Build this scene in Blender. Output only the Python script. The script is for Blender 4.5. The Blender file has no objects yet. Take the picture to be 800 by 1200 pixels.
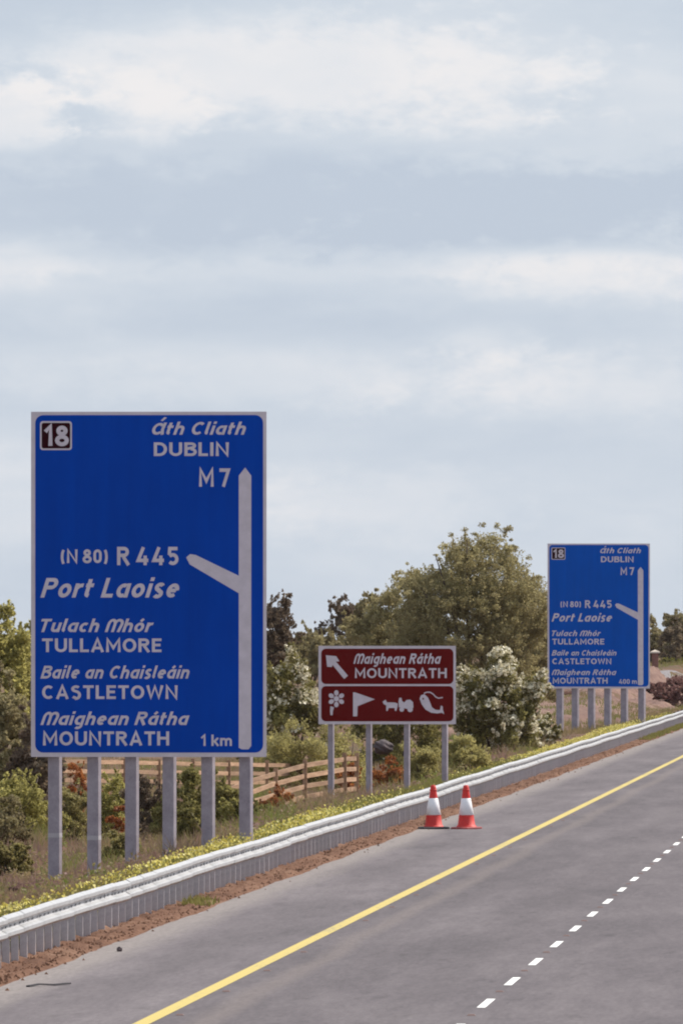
import bpy, bmesh, math, random
import numpy as np
from mathutils import Vector, Matrix
from mathutils.geometry import tessellate_polygon
random.seed(7)
rng = np.random.default_rng(11)
R = math.radians
PI = math.pi
scene = bpy.context.scene
COL = scene.collection

# ------------------------------------------------------------------ camera
CAM_H = 4.6                        # on an overbridge, 4.6 m over the carriageway
FPX = 17280.0                      # focal length in photo pixels (800 wide)
cam_d = bpy.data.cameras.new('camera')
cam = bpy.data.objects.new('camera', cam_d)
COL.objects.link(cam)
cam_d.sensor_fit = 'HORIZONTAL'
cam_d.sensor_width = 24.0
cam_d.lens = 24.0 * FPX / 800.0
cam_d.clip_start = 1.0
cam_d.clip_end = 30000.0
cam.location = (0, 0, CAM_H)
cam.rotation_euler = (R(90) + math.atan(148 / FPX), 0, math.atan(680 / FPX))
scene.camera = cam

# ------------------------------------------------------------------ sky, sun, exposure
SUN_EL, SUN_AZ = R(45), R(58)      # azimuth clockwise from +Y (road direction)
world = bpy.data.worlds.new('World')
scene.world = world
world.use_nodes = True
wn, wl = world.node_tree.nodes, world.node_tree.links
wn.clear()

def wmath(op, a, b=None, c=None):
    n = wn.new('ShaderNodeMath'); n.operation = op
    for i, v in enumerate((a, b, c)):
        if v is None: continue
        if isinstance(v, (int, float)): n.inputs[i].default_value = v
        else: wl.new(v, n.inputs[i])
    return n.outputs[0]

tc = wn.new('ShaderNodeTexCoord')
sep = wn.new('ShaderNodeSeparateXYZ'); wl.new(tc.outputs['Generated'], sep.inputs[0])
az = wmath('MULTIPLY', wmath('ARCTAN2', sep.outputs[0], sep.outputs[1]), 57.2958)
el = wmath('MULTIPLY', wmath('ARCSINE', sep.outputs[2]), 57.2958)

def wnoise(su, sv, detail, rough, seed, dist=0.0):
    cmb = wn.new('ShaderNodeCombineXYZ')
    wl.new(wmath('MULTIPLY', az, su), cmb.inputs[0]); wl.new(wmath('MULTIPLY', el, sv), cmb.inputs[1])
    cmb.inputs[2].default_value = seed
    n = wn.new('ShaderNodeTexNoise'); wl.new(cmb.outputs[0], n.inputs['Vector'])
    n.inputs['Scale'].default_value = 1.0; n.inputs['Detail'].default_value = detail
    n.inputs['Roughness'].default_value = rough; n.inputs['Distortion'].default_value = dist
    return n.outputs['Fac']

def wramp(v, a, b):
    n = wn.new('ShaderNodeMapRange'); n.interpolation_type = 'SMOOTHSTEP'
    wl.new(v, n.inputs[0]); n.inputs[1].default_value = a; n.inputs[2].default_value = b
    return n.outputs[0]

n_big = wnoise(0.55, 2.3, 4, 0.55, 3.1, 0.2)
n_med = wnoise(2.1, 4.6, 6, 0.6, 8.7, 0.3)
n_fin = wnoise(7.5, 13, 6, 0.62, 1.3, 0.2)
# cloud banks: azimuth, elevation, half width, half height (degrees), strength, softness
def bank(px, py, rx, ry, amp, soft, wob=0.9):
    u0, v0, ru, rv = (px - 1080) / 301.6, (748 - py) / 301.6, rx / 301.6, ry / 301.6
    du = wmath('DIVIDE', wmath('SUBTRACT', az, u0), ru)
    dv = wmath('DIVIDE', wmath('SUBTRACT', el, v0), rv)
    d = wmath('SQRT', wmath('ADD', wmath('MULTIPLY', du, du), wmath('MULTIPLY', dv, dv)))
    d = wmath('ADD', d, wmath('MULTIPLY', wmath('SUBTRACT', n_med, 0.5), 2.2 * wob))
    d = wmath('ADD', d, wmath('MULTIPLY', wmath('SUBTRACT', n_fin, 0.5), 1.9 * wob))
    return wmath('MULTIPLY', wramp(d, 1.0 + soft, 1.0 - soft), amp)
tot = wmath('ADD', wmath('MULTIPLY', wmath('SUBTRACT', n_big, 0.5), 0.75), wmath('MULTIPLY', wmath('SUBTRACT', n_med, 0.5), 0.30))
tot = wmath('ADD', tot, 0.36)
for b in ((340, 82, 250, 64, .38, .55), (180, 132, 70, 40, .26, .5), (560, 95, 110, 50, .18, .8), (15, 132, 62, 38, .50, .5),
          (10, 310, 75, 32, .26, .8), (670, 322, 150, 28, .36, .65), (570, 400, 60, 20, .25, .8), (330, 440, 260, 34, .26, .9),
          (720, 455, 190, 34, .26, .9), (60, 590, 190, 60, .20, .9), (440, 590, 140, 42, .22, .8), (780, 30, 160, 30, -.10, .9),
          (300, 238, 560, 52, -.28, .5), (640, 248, 400, 42, -.18, .4), (400, 312, 420, 20, .14, .5), (60, 10, 200, 30, -.22, .8), (250, 375, 300, 26, -.14, .9), (760, 120, 70, 60, .12, .9)):
    tot = wmath('ADD', tot, bank(*b))
cr = wn.new('ShaderNodeValToRGB'); wl.new(tot, cr.inputs[0])
cr.color_ramp.interpolation = 'B_SPLINE'
cr.color_ramp.elements[0].position = 0.0; cr.color_ramp.elements[0].color = (0.50, 0.575, 0.69, 1)
e1 = cr.color_ramp.elements.new(0.38); e1.color = (0.605, 0.675, 0.765, 1)
e2 = cr.color_ramp.elements.new(0.68); e2.color = (0.75, 0.778, 0.83, 1)
cr.color_ramp.elements[-1].position = 1.0; cr.color_ramp.elements[-1].color = (0.88, 0.855, 0.86, 1)
sky = wn.new('ShaderNodeTexSky'); sky.sky_type = 'NISHITA'; sky.sun_disc = False
sky.sun_elevation = SUN_EL; sky.sun_rotation = SUN_AZ
sky.air_density = 1.0; sky.dust_density = 2.0
bg1 = wn.new('ShaderNodeBackground'); wl.new(sky.outputs[0], bg1.inputs[0]); bg1.inputs[1].default_value = 0.09
bg2 = wn.new('ShaderNodeBackground'); wl.new(cr.outputs[0], bg2.inputs[0]); bg2.inputs[1].default_value = 1.0
mx = wn.new('ShaderNodeMixShader'); mx.inputs[0].default_value = 0.90
wl.new(bg1.outputs[0], mx.inputs[1]); wl.new(bg2.outputs[0], mx.inputs[2])
wo = wn.new('ShaderNodeOutputWorld'); wl.new(mx.outputs[0], wo.inputs[0])

sun_d = bpy.data.lights.new('sun', 'SUN'); sun_d.energy = 5.0; sun_d.angle = R(2.0); sun_d.color = (1.0, 0.93, 0.82)
sun = bpy.data.objects.new('sun', sun_d); COL.objects.link(sun)
sdir = Vector((math.sin(SUN_AZ) * math.cos(SUN_EL), math.cos(SUN_AZ) * math.cos(SUN_EL), math.sin(SUN_EL)))
sun.rotation_euler = sdir.to_track_quat('Z', 'Y').to_euler()
sun.location = (60, 300, 80)
vs = scene.view_settings
vs.view_transform = 'Standard'; vs.look = 'None'; vs.exposure = 0.10; vs.gamma = 1.0; vs.use_curve_mapping = False
scene.cycles.filter_width = 2.0
scene.cycles.max_bounces = 6

# ------------------------------------------------------------------ helpers
def wx(px, Y): return (px - 1080) * Y / FPX            # photo column at distance Y -> world X
def wz(py, Y): return CAM_H - (py - 748) * Y / FPX     # photo row at distance Y -> height

def tag(o, label=None, cat=None, group=None, kind=None):
    if label: o['label'] = label
    if cat: o['category'] = cat
    if group: o['group'] = group
    if kind: o['kind'] = kind
    return o

def empty(name, loc, rz=0.0):
    o = bpy.data.objects.new(name, None); COL.objects.link(o)
    o.location = loc; o.rotation_euler = (0, 0, rz); o.empty_display_size = 0.3
    return o

def link(name, me, mat, parent=None):
    if mat is not None and not me.materials:
        for m in (mat if isinstance(mat, (list, tuple)) else [mat]): me.materials.append(m)
    o = bpy.data.objects.new(name, me); COL.objects.link(o)
    if parent is not None: o.parent = parent
    return o

def bm_obj(name, bm, mat, parent=None, smooth=False):
    me = bpy.data.meshes.new(name); bm.to_mesh(me); bm.free()
    if smooth:
        for p in me.polygons: p.use_smooth = True
    return link(name, me, mat, parent)

def box(bm, x0, x1, y0, y1, z0, z1, mi=0):
    v = [bm.verts.new(p) for p in ((x0,y0,z0),(x1,y0,z0),(x1,y1,z0),(x0,y1,z0),(x0,y0,z1),(x1,y0,z1),(x1,y1,z1),(x0,y1,z1))]
    for f in ((0,3,2,1),(4,5,6,7),(0,1,5,4),(1,2,6,5),(2,3,7,6),(3,0,4,7)):
        bm.faces.new([v[i] for i in f]).material_index = mi

def bar(bm, a, b, w, h, mi=0):
    """a rectangular bar from a to b; h is its vertical size, w its thickness"""
    a, b = Vector(a), Vector(b); d = (b - a).normalized()
    s = d.cross(Vector((0, 0, 1)))
    s = s.normalized() if s.length > 1e-4 else Vector((1, 0, 0))
    u = s.cross(d)
    v = [bm.verts.new(p + s * i * w / 2 + u * j * h / 2) for p in (a, b) for i, j in ((-1,-1),(1,-1),(1,1),(-1,1))]
    for f in ((0,1,2,3),(7,6,5,4),(0,4,5,1),(1,5,6,2),(2,6,7,3),(3,7,4,0)):
        bm.faces.new([v[i] for i in f]).material_index = mi

def tube(bm, pts, radii, seg=8, cap=True, mi=0):
    rings = []
    for i, p in enumerate(pts):
        p = Vector(p)
        d = (Vector(pts[min(i + 1, len(pts) - 1)]) - Vector(pts[max(i - 1, 0)])).normalized()
        s = d.cross(Vector((0, 1, 0.01))).normalized(); u = s.cross(d)
        rings.append([bm.verts.new(p + (s * math.cos(t) + u * math.sin(t)) * radii[i]) for t in (2 * PI * k / seg for k in range(seg))])
    for a, b in zip(rings, rings[1:]):
        for k in range(seg):
            bm.faces.new((a[k], a[(k + 1) % seg], b[(k + 1) % seg], b[k])).material_index = mi
    if cap:
        bm.faces.new(rings[-1]).material_index = mi
        bm.faces.new(rings[0][::-1]).material_index = mi

def mat_new(name):
    m = bpy.data.materials.new(name); m.use_nodes = True
    nt = m.node_tree; return m, nt.nodes, nt.links, nt.nodes['Principled BSDF']

def mathn(N, L, op, a, b=None):
    n = N.new('ShaderNodeMath'); n.operation = op
    for i, v in enumerate((a, b)):
        if v is None: continue
        if isinstance(v, (int, float)): n.inputs[i].default_value = v
        else: L.new(v, n.inputs[i])
    return n.outputs[0]

def noise(N, L, scale, vec_scale=(1, 1, 1), detail=4, rough=0.6, coord='Object', off=0.0):
    t = N.new('ShaderNodeTexCoord'); m = N.new('ShaderNodeMapping')
    m.inputs['Scale'].default_value = vec_scale; m.inputs['Location'].default_value = (off, off * .7, off * .3)
    L.new(t.outputs[coord], m.inputs[0])
    n = N.new('ShaderNodeTexNoise'); n.inputs['Scale'].default_value = scale
    n.inputs['Detail'].default_value = detail; n.inputs['Roughness'].default_value = rough
    L.new(m.outputs[0], n.inputs['Vector']); return n.outputs['Fac']

def ramp(N, L, fac, stops):
    r = N.new('ShaderNodeValToRGB'); L.new(fac, r.inputs[0])
    els = r.color_ramp.elements
    while len(els) < len(stops): els.new(0.5)
    for e, (p, c) in zip(els, stops): e.position = p; e.color = (*c, 1)
    return r.outputs[0]

def maprange(N, L, v, a, b, c=0.0, d=1.0):
    n = N.new('ShaderNodeMapRange'); L.new(v, n.inputs[0])
    for i, k in enumerate((a, b, c, d)): n.inputs[i + 1].default_value = k
    return n.outputs[0]

def mixc(N, L, fac, a, b):
    n = N.new('ShaderNodeMix'); n.data_type = 'RGBA'
    for i, v in ((0, fac), (6, a), (7, b)):
        if isinstance(v, (int, float)): n.inputs[i].default_value = v
        elif isinstance(v, tuple): n.inputs[i].default_value = (*v, 1)
        else: L.new(v, n.inputs[i])
    return n.outputs[2]

def bump(N, L, P, h, strength=0.4, dist=0.02):
    b = N.new('ShaderNodeBump'); b.inputs['Strength'].default_value = strength; b.inputs['Distance'].default_value = dist
    L.new(h, b.inputs['Height']); L.new(b.outputs[0], P.inputs['Normal'])

def simple(name, col, rough=0.6, metal=0.0, var=0.12, scale=3.0, vs_=(1, 1, 1), spec=0.5):
    m, N, L, P = mat_new(name)
    f = noise(N, L, scale, vs_)
    a = tuple(c * (1 - var) for c in col); b = tuple(min(1, c * (1 + var)) for c in col)
    L.new(ramp(N, L, f, [(0.3, a), (0.7, b)]), P.inputs['Base Color'])
    P.inputs['Roughness'].default_value = rough; P.inputs['Metallic'].default_value = metal
    P.inputs['Specular IOR Level'].default_value = spec
    return m

# ------------------------------------------------------------------ materials
def mat_asphalt():
    m, N, L, P = mat_new('asphalt')
    g = N.new('ShaderNodeNewGeometry'); s = N.new('ShaderNodeSeparateXYZ'); L.new(g.outputs['Position'], s.inputs[0])
    X = s.outputs[0]
    n1 = noise(N, L, 1.0, (0.55, 0.035, 1), 5, 0.6)
    n2 = noise(N, L, 1.0, (1.6, 0.10, 1), 6, 0.65, off=5)
    n3 = noise(N, L, 1.0, (7, 0.5, 1), 4, 0.7, off=9)
    v = mathn(N, L, 'ADD', mathn(N, L, 'MULTIPLY', n1, 0.5), mathn(N, L, 'ADD', mathn(N, L, 'MULTIPLY', n2, 0.3), mathn(N, L, 'MULTIPLY', n3, 0.2)))
    c = ramp(N, L, v, [(0.36, (0.092, 0.080, 0.088)), (0.50, (0.134, 0.116, 0.126)), (0.62, (0.176, 0.154, 0.163))])
    # dust that gathers at the outer edge of the shoulder
    xe = mathn(N, L, 'ADD', X, mathn(N, L, 'MULTIPLY', mathn(N, L, 'SUBTRACT', n2, 0.5), 0.9))
    dust = maprange(N, L, xe, -11.25, -11.85)
    c = mixc(N, L, mathn(N, L, 'MULTIPLY', dust, 0.8), c, (0.255, 0.225, 0.215))
    # pale scuffed band just inside the yellow line, and a darker band along the outer wheel track
    def band(cx, w, amt, col, c):
        d = mathn(N, L, 'ABSOLUTE', mathn(N, L, 'SUBTRACT', mathn(N, L, 'ADD', X, mathn(N, L, 'MULTIPLY', mathn(N, L, 'SUBTRACT', n1, 0.5), 0.7)), cx))
        return mixc(N, L, mathn(N, L, 'MULTIPLY', maprange(N, L, d, w, w * .2), amt), c, col)
    c = band(-8.6, 0.28, 0.5, (0.215, 0.180, 0.170), c)
    c = band(-6.4, 0.35, 0.22, (0.112, 0.097, 0.104), c)
    c = band(-8.0, 0.35, 0.22, (0.112, 0.097, 0.104), c)
    c = band(-10.6, 0.5, 0.20, (0.115, 0.100, 0.107), c)
    c = mixc(N, L, mathn(N, L, 'MULTIPLY', maprange(N, L, X, -9.32, -9.24), 0.16), c, (0.05, 0.042, 0.048))
    # exposed stone grain and a few darker oil spots
    n5 = noise(N, L, 1.0, (16, 1.3, 1), 3, 0.8, off=21); n6 = noise(N, L, 1.0, (2.2, 0.22, 1), 2, 0.5, off=33)
    hs = N.new('ShaderNodeHueSaturation'); L.new(c, hs.inputs['Color'])
    L.new(mathn(N, L, 'MULTIPLY', maprange(N, L, n5, 0.25, 0.75, 0.80, 1.20), maprange(N, L, n6, 0.64, 0.74, 1.0, 0.80)), hs.inputs['Value']); c = hs.outputs[0]
    # long joint between the two paver passes
    dj = mathn(N, L, 'ABSOLUTE', mathn(N, L, 'SUBTRACT', mathn(N, L, 'ADD', X, mathn(N, L, 'MULTIPLY', n1, 0.1)), -5.15))
    c = mixc(N, L, maprange(N, L, dj, 0.035, 0.01, 0.0, 0.12), c, (0.07, 0.062, 0.065))
    L.new(c, P.inputs['Base Color']); P.inputs['Roughness'].default_value = 0.92
    P.inputs['Specular IOR Level'].default_value = 0.25
    n4 = noise(N, L, 30.0, (1, 1, 1), 3, 0.7)
    bump(N, L, P, n4, 0.5, 0.01)
    return m

def mat_ground():
    m, N, L, P = mat_new('rough_grassland')
    n1 = noise(N, L, 1.0, (0.5, 0.06, 1), 5, 0.65)
    n2 = noise(N, L, 1.0, (2.5, 0.5, 1), 5, 0.7, off=3)
    v = mathn(N, L, 'ADD', mathn(N, L, 'MULTIPLY', n1, 0.6), mathn(N, L, 'MULTIPLY', n2, 0.4))
    c = ramp(N, L, v, [(0.32, (0.075, 0.075, 0.028)), (0.45, (0.12, 0.085, 0.05)), (0.55, (0.15, 0.085, 0.06)), (0.66, (0.19, 0.13, 0.08))])
    L.new(c, P.inputs['Base Color']); P.inputs['Roughness'].default_value = 0.95; P.inputs['Specular IOR Level'].default_value = 0.1
    bump(N, L, P, n2, 0.8, 0.15); return m

def mat_soil(name, a, b, c3, sc=1.0):
    m, N, L, P = mat_new(name)
    n1 = noise(N, L, sc, (0.9, 0.12, 1), 6, 0.7)
    n2 = noise(N, L, sc, (7, 2.0, 4), 5, 0.75, off=3)
    v = mathn(N, L, 'ADD', mathn(N, L, 'MULTIPLY', n1, 0.5), mathn(N, L, 'MULTIPLY', n2, 0.5))
    L.new(ramp(N, L, v, [(0.36, a), (0.5, b), (0.66, c3)]), P.inputs['Base Color'])
    P.inputs['Roughness'].default_value = 0.95; P.inputs['Specular IOR Level'].default_value = 0.1
    bump(N, L, P, n2, 0.9, 0.05); return m

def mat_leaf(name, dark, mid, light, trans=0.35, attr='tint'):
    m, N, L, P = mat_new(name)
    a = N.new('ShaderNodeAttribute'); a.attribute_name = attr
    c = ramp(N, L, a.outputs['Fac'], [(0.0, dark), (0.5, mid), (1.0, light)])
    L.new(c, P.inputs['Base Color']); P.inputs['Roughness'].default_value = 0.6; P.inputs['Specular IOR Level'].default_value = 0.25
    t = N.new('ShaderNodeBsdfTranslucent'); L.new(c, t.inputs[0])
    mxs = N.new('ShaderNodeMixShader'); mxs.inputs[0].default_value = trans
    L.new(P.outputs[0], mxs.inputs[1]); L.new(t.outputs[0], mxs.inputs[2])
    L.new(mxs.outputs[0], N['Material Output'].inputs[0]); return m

def mat_paint(name, col, wear_col, amt=0.35):
    m, N, L, P = mat_new(name)
    n = noise(N, L, 1.0, (14, 1.2, 1), 6, 0.75); n0 = noise(N, L, 1.0, (2, 0.08, 1), 3, 0.5, off=4)
    v = mathn(N, L, 'ADD', mathn(N, L, 'MULTIPLY', n, 0.6), mathn(N, L, 'MULTIPLY', n0, 0.4))
    f = maprange(N, L, v, 0.52, 0.68, 0.0, amt)
    L.new(mixc(N, L, f, col, wear_col), P.inputs['Base Color']); P.inputs['Roughness'].default_value = 0.75
    return m

def mat_galv(name, lo, hi, metal=0.55, rough=0.42):
    m, N, L, P = mat_new(name)
    n = noise(N, L, 1.0, (3, 0.9, 3), 5, 0.65); n2 = noise(N, L, 22, (1, 1, 1), 3, 0.6, off=2)
    v = mathn(N, L, 'ADD', mathn(N, L, 'MULTIPLY', n, 0.7), mathn(N, L, 'MULTIPLY', n2, 0.3))
    L.new(ramp(N, L, v, [(0.35, lo), (0.65, hi)]), P.inputs['Base Color'])
    P.inputs['Metallic'].default_value = metal; P.inputs['Roughness'].default_value = rough; return m

def mat_sign(name, col, var=0.10):
    m, N, L, P = mat_new(name)
    n = noise(N, L, 0.8, (1, 1, 0.5), 5, 0.6); n2 = noise(N, L, 1, (6, 6, 0.4), 4, 0.6, off=2)
    v = mathn(N, L, 'ADD', mathn(N, L, 'MULTIPLY', n, 0.6), mathn(N, L, 'MULTIPLY', n2, 0.4))
    L.new(ramp(N, L, v, [(0.35, tuple(k * (1 - var) for k in col)), (0.65, tuple(k * (1 + var) for k in col))]), P.inputs['Base Color'])
    P.inputs['Roughness'].default_value = 0.45; P.inputs['Specular IOR Level'].default_value = 0.05; return m

def mat_wood():
    m, N, L, P = mat_new('raw_timber')
    n = noise(N, L, 1.0, (4, 1.0, 14), 5, 0.65)
    oi = N.new('ShaderNodeObjectInfo')
    c = ramp(N, L, n, [(0.3, (0.24, 0.135, 0.08)), (0.6, (0.42, 0.26, 0.165)), (0.8, (0.52, 0.35, 0.23))])
    h = N.new('ShaderNodeHueSaturation'); L.new(c, h.inputs['Color']); L.new(maprange(N, L, oi.outputs['Random'], 0, 1, 0.75, 1.2), h.inputs['Value'])
    L.new(h.outputs[0], P.inputs['Base Color']); P.inputs['Roughness'].default_value = 0.8; bump(N, L, P, n, 0.4, 0.01); return m

M = {}
M['asphalt'] = mat_asphalt()
M['ground'] = mat_ground()
M['soil'] = mat_soil('reddish_brown_soil', (0.085, 0.042, 0.028), (0.165, 0.086, 0.056), (0.27, 0.165, 0.115))
M['dark_soil'] = mat_soil('dark_reddish_soil', (0.05, 0.022, 0.018), (0.095, 0.045, 0.035), (0.15, 0.08, 0.06))
M['bank'] = mat_soil('ploughed_reddish_earth', (0.115, 0.07, 0.062), (0.20, 0.125, 0.105), (0.29, 0.20, 0.155), 0.5)
M['grit'] = mat_soil('pale_gravel', (0.17, 0.155, 0.165), (0.22, 0.205, 0.215), (0.27, 0.25, 0.26), 0.5)
M['yellow'] = mat_paint('yellow_road_paint', (0.54, 0.42, 0.12), (0.28, 0.24, 0.15), 0.9)
M['white'] = mat_paint('white_road_paint', (0.82, 0.81, 0.80), (0.4, 0.38, 0.38), 0.35)
M['galv'] = mat_galv('galvanised_beam', (0.36, 0.36, 0.375), (0.56, 0.56, 0.575), 0.35, 0.42)
M['galv_post'] = mat_galv('galvanised_post', (0.42, 0.39, 0.42), (0.60, 0.57, 0.60), 0.12, 0.42)
M['pole'] = mat_galv('grey_sign_post', (0.24, 0.21, 0.25), (0.38, 0.34, 0.39), 0.15, 0.35)
M['band'] = simple('pale_band', (0.42, 0.39, 0.42), 0.6)
M['bolt'] = simple('dark_bolt', (0.16, 0.16, 0.17), 0.6)
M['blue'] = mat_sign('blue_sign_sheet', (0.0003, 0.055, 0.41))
M['blue_far'] = mat_sign('lighter_blue_sign_sheet', (0.0006, 0.085, 0.47))  # far sign only: lighter, slightly greener blue than the near sign's sheet
M['brown'] = mat_sign('brown_sign_sheet', (0.130, 0.007, 0.007))
M['plum'] = mat_sign('dark_number_patch', (0.030, 0.002, 0.006))
M['legend'] = simple('reflective_white_sheet', (0.60, 0.545, 0.615), 0.5, 0, 0.10, 4)
M['frame'] = simple('sign_border_sheet', (0.60, 0.54, 0.60), 0.5, 0, 0.10, 2)
M['alu'] = simple('sign_backing', (0.42, 0.42, 0.43), 0.5, 0.4)
M['cone_red'] = simple('faded_red_cone_plastic', (0.56, 0.020, 0.016), 0.6, 0, 0.15, 6)
M['cone_white'] = simple('white_cone_sleeve', (0.80, 0.79, 0.82), 0.5, 0, 0.08, 6)
M['rubber'] = simple('black_rubber', (0.022, 0.018, 0.024), 0.7)
M['wood'] = mat_wood()
M['bark'] = simple('bark', (0.10, 0.075, 0.06), 0.9, 0, 0.4, 8)
M['rock'] = simple('dark_rock', (0.07, 0.05, 0.055), 0.8, 0, 0.4, 4)
M['brick'] = simple('weathered_brick', (0.19, 0.085, 0.068), 0.85, 0, 0.3, 6)
M['capstone'] = simple('pale_capstone', (0.55, 0.47, 0.40), 0.8)
M['stud'] = simple('dull_stud', (0.17, 0.10, 0.085), 0.5)
# foliage kinds
M['willow'] = mat_leaf('willow_leaves', (0.20, 0.16, 0.08), (0.36, 0.31, 0.155), (0.54, 0.485, 0.26), 0.55)
M['olive'] = mat_leaf('hedge_leaves', (0.24, 0.21, 0.075), (0.44, 0.40, 0.14), (0.62, 0.56, 0.22), 0.6)
M['drab'] = mat_leaf('dull_green_leaves', (0.19, 0.15, 0.085), (0.32, 0.27, 0.14), (0.45, 0.40, 0.22), 0.5)
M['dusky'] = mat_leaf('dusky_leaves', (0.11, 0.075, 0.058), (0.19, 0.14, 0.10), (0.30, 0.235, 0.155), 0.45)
M['hawthorn'] = mat_leaf('hawthorn_leaves', (0.11, 0.085, 0.03), (0.24, 0.215, 0.075), (0.42, 0.38, 0.15), 0.5)
M['blossom'] = mat_leaf('may_blossom', (0.58, 0.51, 0.36), (0.74, 0.68, 0.50), (0.86, 0.81, 0.66), 0.2)
M['rust'] = mat_leaf('rusty_bracken', (0.16, 0.055, 0.03), (0.40, 0.145, 0.05), (0.66, 0.30, 0.09), 0.4)
M['green'] = mat_leaf('bright_scrub_leaves', (0.24, 0.20, 0.085), (0.42, 0.37, 0.15), (0.60, 0.54, 0.24), 0.55)
M['grass'] = mat_leaf('mixed_grass', (0.29, 0.175, 0.155), (0.27, 0.205, 0.105), (0.20, 0.225, 0.055), 0.4)
M['gold'] = mat_leaf('buttercup_petals', (0.55, 0.46, 0.08), (0.76, 0.66, 0.14), (0.90, 0.82, 0.36), 0.25)
M['stem'] = mat_leaf('flower_stems', (0.12, 0.12, 0.035), (0.22, 0.21, 0.06), (0.34, 0.31, 0.11), 0.35)
M['heath'] = mat_leaf('purplish_heath', (0.15, 0.07, 0.065), (0.27, 0.145, 0.13), (0.40, 0.25, 0.20), 0.35)
M['gorse'] = mat_leaf('gorse', (0.11, 0.10, 0.03), (0.24, 0.22, 0.055), (0.40, 0.36, 0.09), 0.3)

# ------------------------------------------------------------------ terrain
PROF_D = [-1e4, 0.05, 0.30, 0.9, 1.7, 3.2, 4.7, 7.0, 15.0, 40.0, 1e4]
PROF_Z = [-.02, -.02, 0.34, 0.46, 0.28, -.04, -.58, -.80, -.95, -.9, -.9]
def ss(a, b, v):
    t = np.clip((v - a) / (b - a), 0, 1); return t * t * (3 - 2 * t)
def hills(x, y):
    return 0.10 * np.sin(x * 0.9 + y * 0.043) + 0.08 * np.sin(x * 2.1 - y * 0.11 + 1.3) + 0.05 * np.sin(x * 0.37 + y * 0.31)
def ground_z(x, y):
    x = np.asarray(x, float); y = np.asarray(y, float)
    d = -12.78 - x
    z = np.interp(d, PROF_D, PROF_Z)
    z = z + hills(x, y) * ss(1.2, 4.0, d)
    z = z + 3.1 * ss(560, 1080, y) * ss(1.5, 6.5, d)
    z = z + 0.8 * ss(1600, 6000, y) * ss(6, 60, d)
    return z
def gz(x, y): return float(ground_z(x, y))

xs = np.concatenate([-12.78 - np.array([0.0, .05, .15, .3, .5, .7, .9, 1.2, 1.5, 1.7, 2.1, 2.6, 3.2, 3.7, 4.2, 4.7, 5.5, 6.3, 7, 8, 9, 10.5, 12, 14, 16, 18.5, 21, 24, 28, 33, 40, 60, 100, 200, 500, 1500, 5000])])[::-1]
ys = np.concatenate([[-300, -50, 0, 60, 120, 150], np.arange(170, 700, 4.0), np.arange(700, 1200, 10.0), np.arange(1200, 2000, 40.0), [2200, 2600, 3200, 4200, 6000, 9000, 14000]])
def grid(name, xs, ys, zf, mat, kind='structure'):
    gx, gy = np.meshgrid(xs, ys); z = zf(gx, gy)
    n, mm = len(xs), len(ys)
    verts = np.stack([gx, gy, z], -1).reshape(-1, 3)
    i = np.arange(n - 1); j = np.arange(mm - 1); I, J = np.meshgrid(i, j); a = (J * n + I).ravel()
    faces = np.stack([a, a + 1, a + n + 1, a + n], -1)
    me = bpy.data.meshes.new(name); me.from_pydata(verts.tolist(), [], faces.tolist())
    for p in me.polygons: p.use_smooth = True
    o = link(name, me, mat); o['kind'] = kind; return o
grid('ground', xs, ys, ground_z, M['ground'])
gx2 = np.array([-0.9, -0.4, 0, 2, 4, 6, 30, 200, 5000.])
grid('median_and_far_ground', gx2, ys[::4], lambda x, y: -0.02 - 0.3 * ss(0, 2, x) * (1 - ss(3, 5, x)), M['ground'])

def strip(name, x0, x1, y0, y1, z, mat, ny=1):
    return grid(name, np.array([x0, x1]), np.linspace(y0, y1, ny + 1), lambda x, y: np.full_like(x, z), mat)
# the carriageway, with a ragged outer edge
bm = bmesh.new()
prev = None
y = -60.0
while y < 3000:
    e = -12.13 + 0.035 * math.sin(y * 0.31) + 0.03 * math.sin(y * 0.13 + 1) + random.uniform(-.025, .025)
    cur = (bm.verts.new((e, y, 0)), bm.verts.new((-0.9, y, 0)))
    skirt = bm.verts.new((e, y, -0.06))
    if prev:
        bm.faces.new((prev[0], prev[1], cur[1], cur[0]))
        bm.faces.new((prev[2], prev[0], cur[0], skirt))
    prev = (cur[0], cur[1], skirt)
    y += 2.0 if y < 900 else 20
bm_obj('road', bm, M['asphalt'])['kind'] = 'structure'
# soil margin between barrier and asphalt (lumpy)
mxs_ = np.array([-12.84, -12.76, -12.66, -12.56, -12.46, -12.36, -12.26, -12.17, -12.10])
def soilz(x, y):
    rr = np.random.default_rng(5).uniform(-1, 1, x.shape)
    lump = 0.018 * np.sin(y * 1.7 + x * 9) + 0.014 * np.sin(y * 0.6 + x * 23) + 0.028 * rr
    edge = ss(-12.10, -12.30, x)
    return 0.012 * 0 - 0.012 + edge * (0.05 + lump)
grid('soil_margin', mxs_, np.concatenate([np.arange(150, 900, 0.9)]), soilz, M['soil'])
strip('edge_line', -9.39, -9.19, -60, 3000, 0.004, M['yellow'], 60)
strip('median_edge_line', -1.75, -1.55, -60, 3000, 0.004, M['yellow'], 60)
dash0 = 185.4
for k in range(-4, 60):
    yc = dash0 + 12 * k
    o = strip('lane_mark', -5.535, -5.425, yc - 2.2 + random.uniform(-.15, .15), yc + 2.2 + random.uniform(-.15, .15), 0.004, M['white'])

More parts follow.
